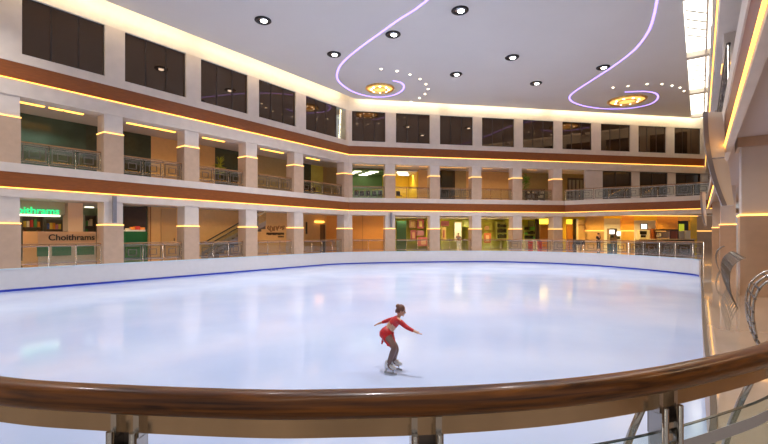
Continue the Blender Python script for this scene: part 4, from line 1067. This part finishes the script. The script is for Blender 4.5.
def bystander(x,y,z,rz,top,trousers,label,H=1.7):
    cs,sn=math.cos(rz),math.sin(rz)
    def w(a,b_,c): return Vector((x+a*cs-b_*sn,y+a*sn+b_*cs,z+c*H/1.7))
    vs=[];es=[]
    def ad(p,r,par=None):
        vs.append((p,r)); 
        if par is not None: es.append((par,len(vs)-1))
        return len(vs)-1
    p=ad(w(0,0,.92),.13); q_=ad(w(0,0,1.12),.115,p); c=ad(w(0,0,1.33),.135,q_); n_=ad(w(0,0,1.47),.05,c); h=ad(w(0,-.01,1.55),.07,n_); h2=ad(w(0,-.01,1.63),.075,h)
    for s_ in (-1,1):
        a=ad(w(s_*.18,0,1.38),.05,c); e_=ad(w(s_*.23,.02,1.10),.04,a); wr=ad(w(s_*.2,-.12,.93),.028,e_)
        pm=ad(w(s_*.19,-.16,.90),.025,wr)
        for j in range(4): ad(w(s_*(.165+.015*j),-.22,.86),.008,pm)
        ad(w(s_*.15,-.17,.89),.009,wr)
        l1=ad(w(s_*.09,0,.85),.09,p); l2=ad(w(s_*.10,-.01,.48),.06,l1); l3=ad(w(s_*.10,.01,.08),.04,l2); ad(w(s_*.11,-.14,.04),.035,l3)
    m_=MB(); to_mb(m_,skin_mesh('p',vs,es,SKIN,1),SKIN); m_.sphere(w(0,-.09,1.57),(.015,.02,.02),SKIN,6,5)
    o=m_.build('person',label=label,cat='person'); origin_to(o,(x,y,z))
    def ch_(name,vv,ee,m,sub=1):
        m2=MB(); to_mb(m2,skin_mesh('q',vv,ee,m,sub),m); m2.build(name,o)
    ch_('shirt',[(w(0,0,.93),.145),(w(0,0,1.12),.135),(w(0,0,1.34),.152),(w(-.19,0,1.38),.062),(w(.19,0,1.38),.062),(w(-.23,.02,1.12),.052),(w(.23,.02,1.12),.052)],[(0,1),(1,2),(2,3),(2,4),(3,5),(4,6)],top)
    ch_('trousers',[(w(0,0,.90),.145),(w(-.1,0,.84),.105),(w(.1,0,.84),.105),(w(-.1,-.01,.48),.075),(w(.1,-.01,.48),.075),(w(-.1,.01,.1),.055),(w(.1,.01,.1),.055)],[(0,1),(0,2),(1,3),(2,4),(3,5),(4,6)],trousers)
    m2=MB(); m2.sphere(w(0,.015,1.62),(.09,.095,.10),HAIR,10,8); m2.build('hair',o)
t_=B.at(598.5,-.6); bystander(*B.P(t_,-.6),0,.3,BLACK,BLACK,'person in dark clothes standing behind the curved railing near the cafe')
t_=B.at(458.5,2.0); bystander(*B.P(t_,2.0),0,-.2,GREYM,WHITE,'person in grey and white standing in the second shop from the orange shutter')

# ------------------------------------------------------------------ lights
def area(name,loc,size,power,col,rot=(0,0,0),size_y=None,spread=None):
    l=bpy.data.lights.new(name,'AREA'); l.energy=power; l.color=col; l.size=size
    if size_y: l.shape='RECTANGLE'; l.size_y=size_y
    else: l.shape='DISK'
    if spread: l.spread=spread
    o=bpy.data.objects.new(name,l); C.objects.link(o); o.location=loc; o.rotation_euler=rot; return o
for x,y in LIGHTS+[(-12,10),(0,8),(-5,16),(6,14),(-16,16)]:  # the extra positions are unseen lamps added to light the hall
    area('downlight_lamp',(x,y,CZ-.16),.5,DOWNP,(1.0,.96,.95),spread=math.radians(115))
# warm fill lights added under the corridor, shop and cafe ceilings
def strip(fr,t0,t1,n,z,power,col=(1.0,.68,.36)):
    c=fr.P((t0+t1)/2,n); area('gallery_fill',(c[0],c[1],z),t1-t0,power*1.05,col,(0,0,fr.rz),.12,spread=math.radians(130))
for t0_,t1_ in ((8,20),(20,32),(32,45)):
    strip(L,t0_,t1_,2.9,OP0+.12,GALP*1.5); strip(L,t0_,t1_,2.9,OP1+.2,GALP*.75)
for t0_,t1_ in ((1,11),(11,21)):
    strip(B,t0_,t1_,2.9,OP0+.12,GALP*1.4); strip(B,t0_,t1_,2.9,OP1+.2,GALP*.8)
strip(B,23,36,1.6,3.6,GALP*4.2,(1.0,.60,.12)); strip(B,23,36,4.8,3.6,GALP*4,(1.0,.75,.30))
strip(B,23,36,2.2,OP1+.2,GALP*.5)
for a,b_,c in ((395,436,(1,.85,.45)),(438,478,(1,.9,.5)),(480,518,(1,.9,.4)),(520,555,(1,.85,.35))): strip(B,B.at(a,5.2),B.at(b_,5.2)-.3,5.2,3.25,GALP*1.0,c)
strip(B,B.at(348,6.4),B.at(390,6.4),6.4,8.0,GALP*.4,(.85,1,.8)); strip(B,B.at(396,6.4),B.at(416,6.4),6.4,8.0,GALP*.6,(1,.9,.6))
strip(L,L.at(-10,7),L.at(96,7),7,3.4,GALP*1.0,(.95,1,.85)); strip(L,L.at(20,3.6),L.at(60,3.6),3.6,8.0,GALP*.35,(.8,1,.9))
strip(R,4,24,2.3,4.05,GALP*1.6); strip(R,24,42,2.3,4.05,GALP*1.6)
w=bpy.data.worlds.new('World'); sc.world=w; w.use_nodes=True
w.node_tree.nodes['Background'].inputs[0].default_value=(.95,.875,.84,1); w.node_tree.nodes['Background'].inputs[1].default_value=WORLDP

# ------------------------------------------------------------------ camera
cam=bpy.data.cameras.new('Camera'); co=bpy.data.objects.new('Camera',cam); C.objects.link(co)
co.location=(0,0,EYE); co.rotation_euler=(PI/2,0,0); cam.sensor_width=36; cam.lens=F_PX/768*36; cam.shift_y=(HOR-222)/768; cam.clip_start=.05; cam.clip_end=300
sc.camera=co
sc.view_settings.view_transform='Standard'; sc.view_settings.look='None'; sc.view_settings.gamma=1; sc.view_settings.exposure=0.1
sc.view_settings.use_curve_mapping=False
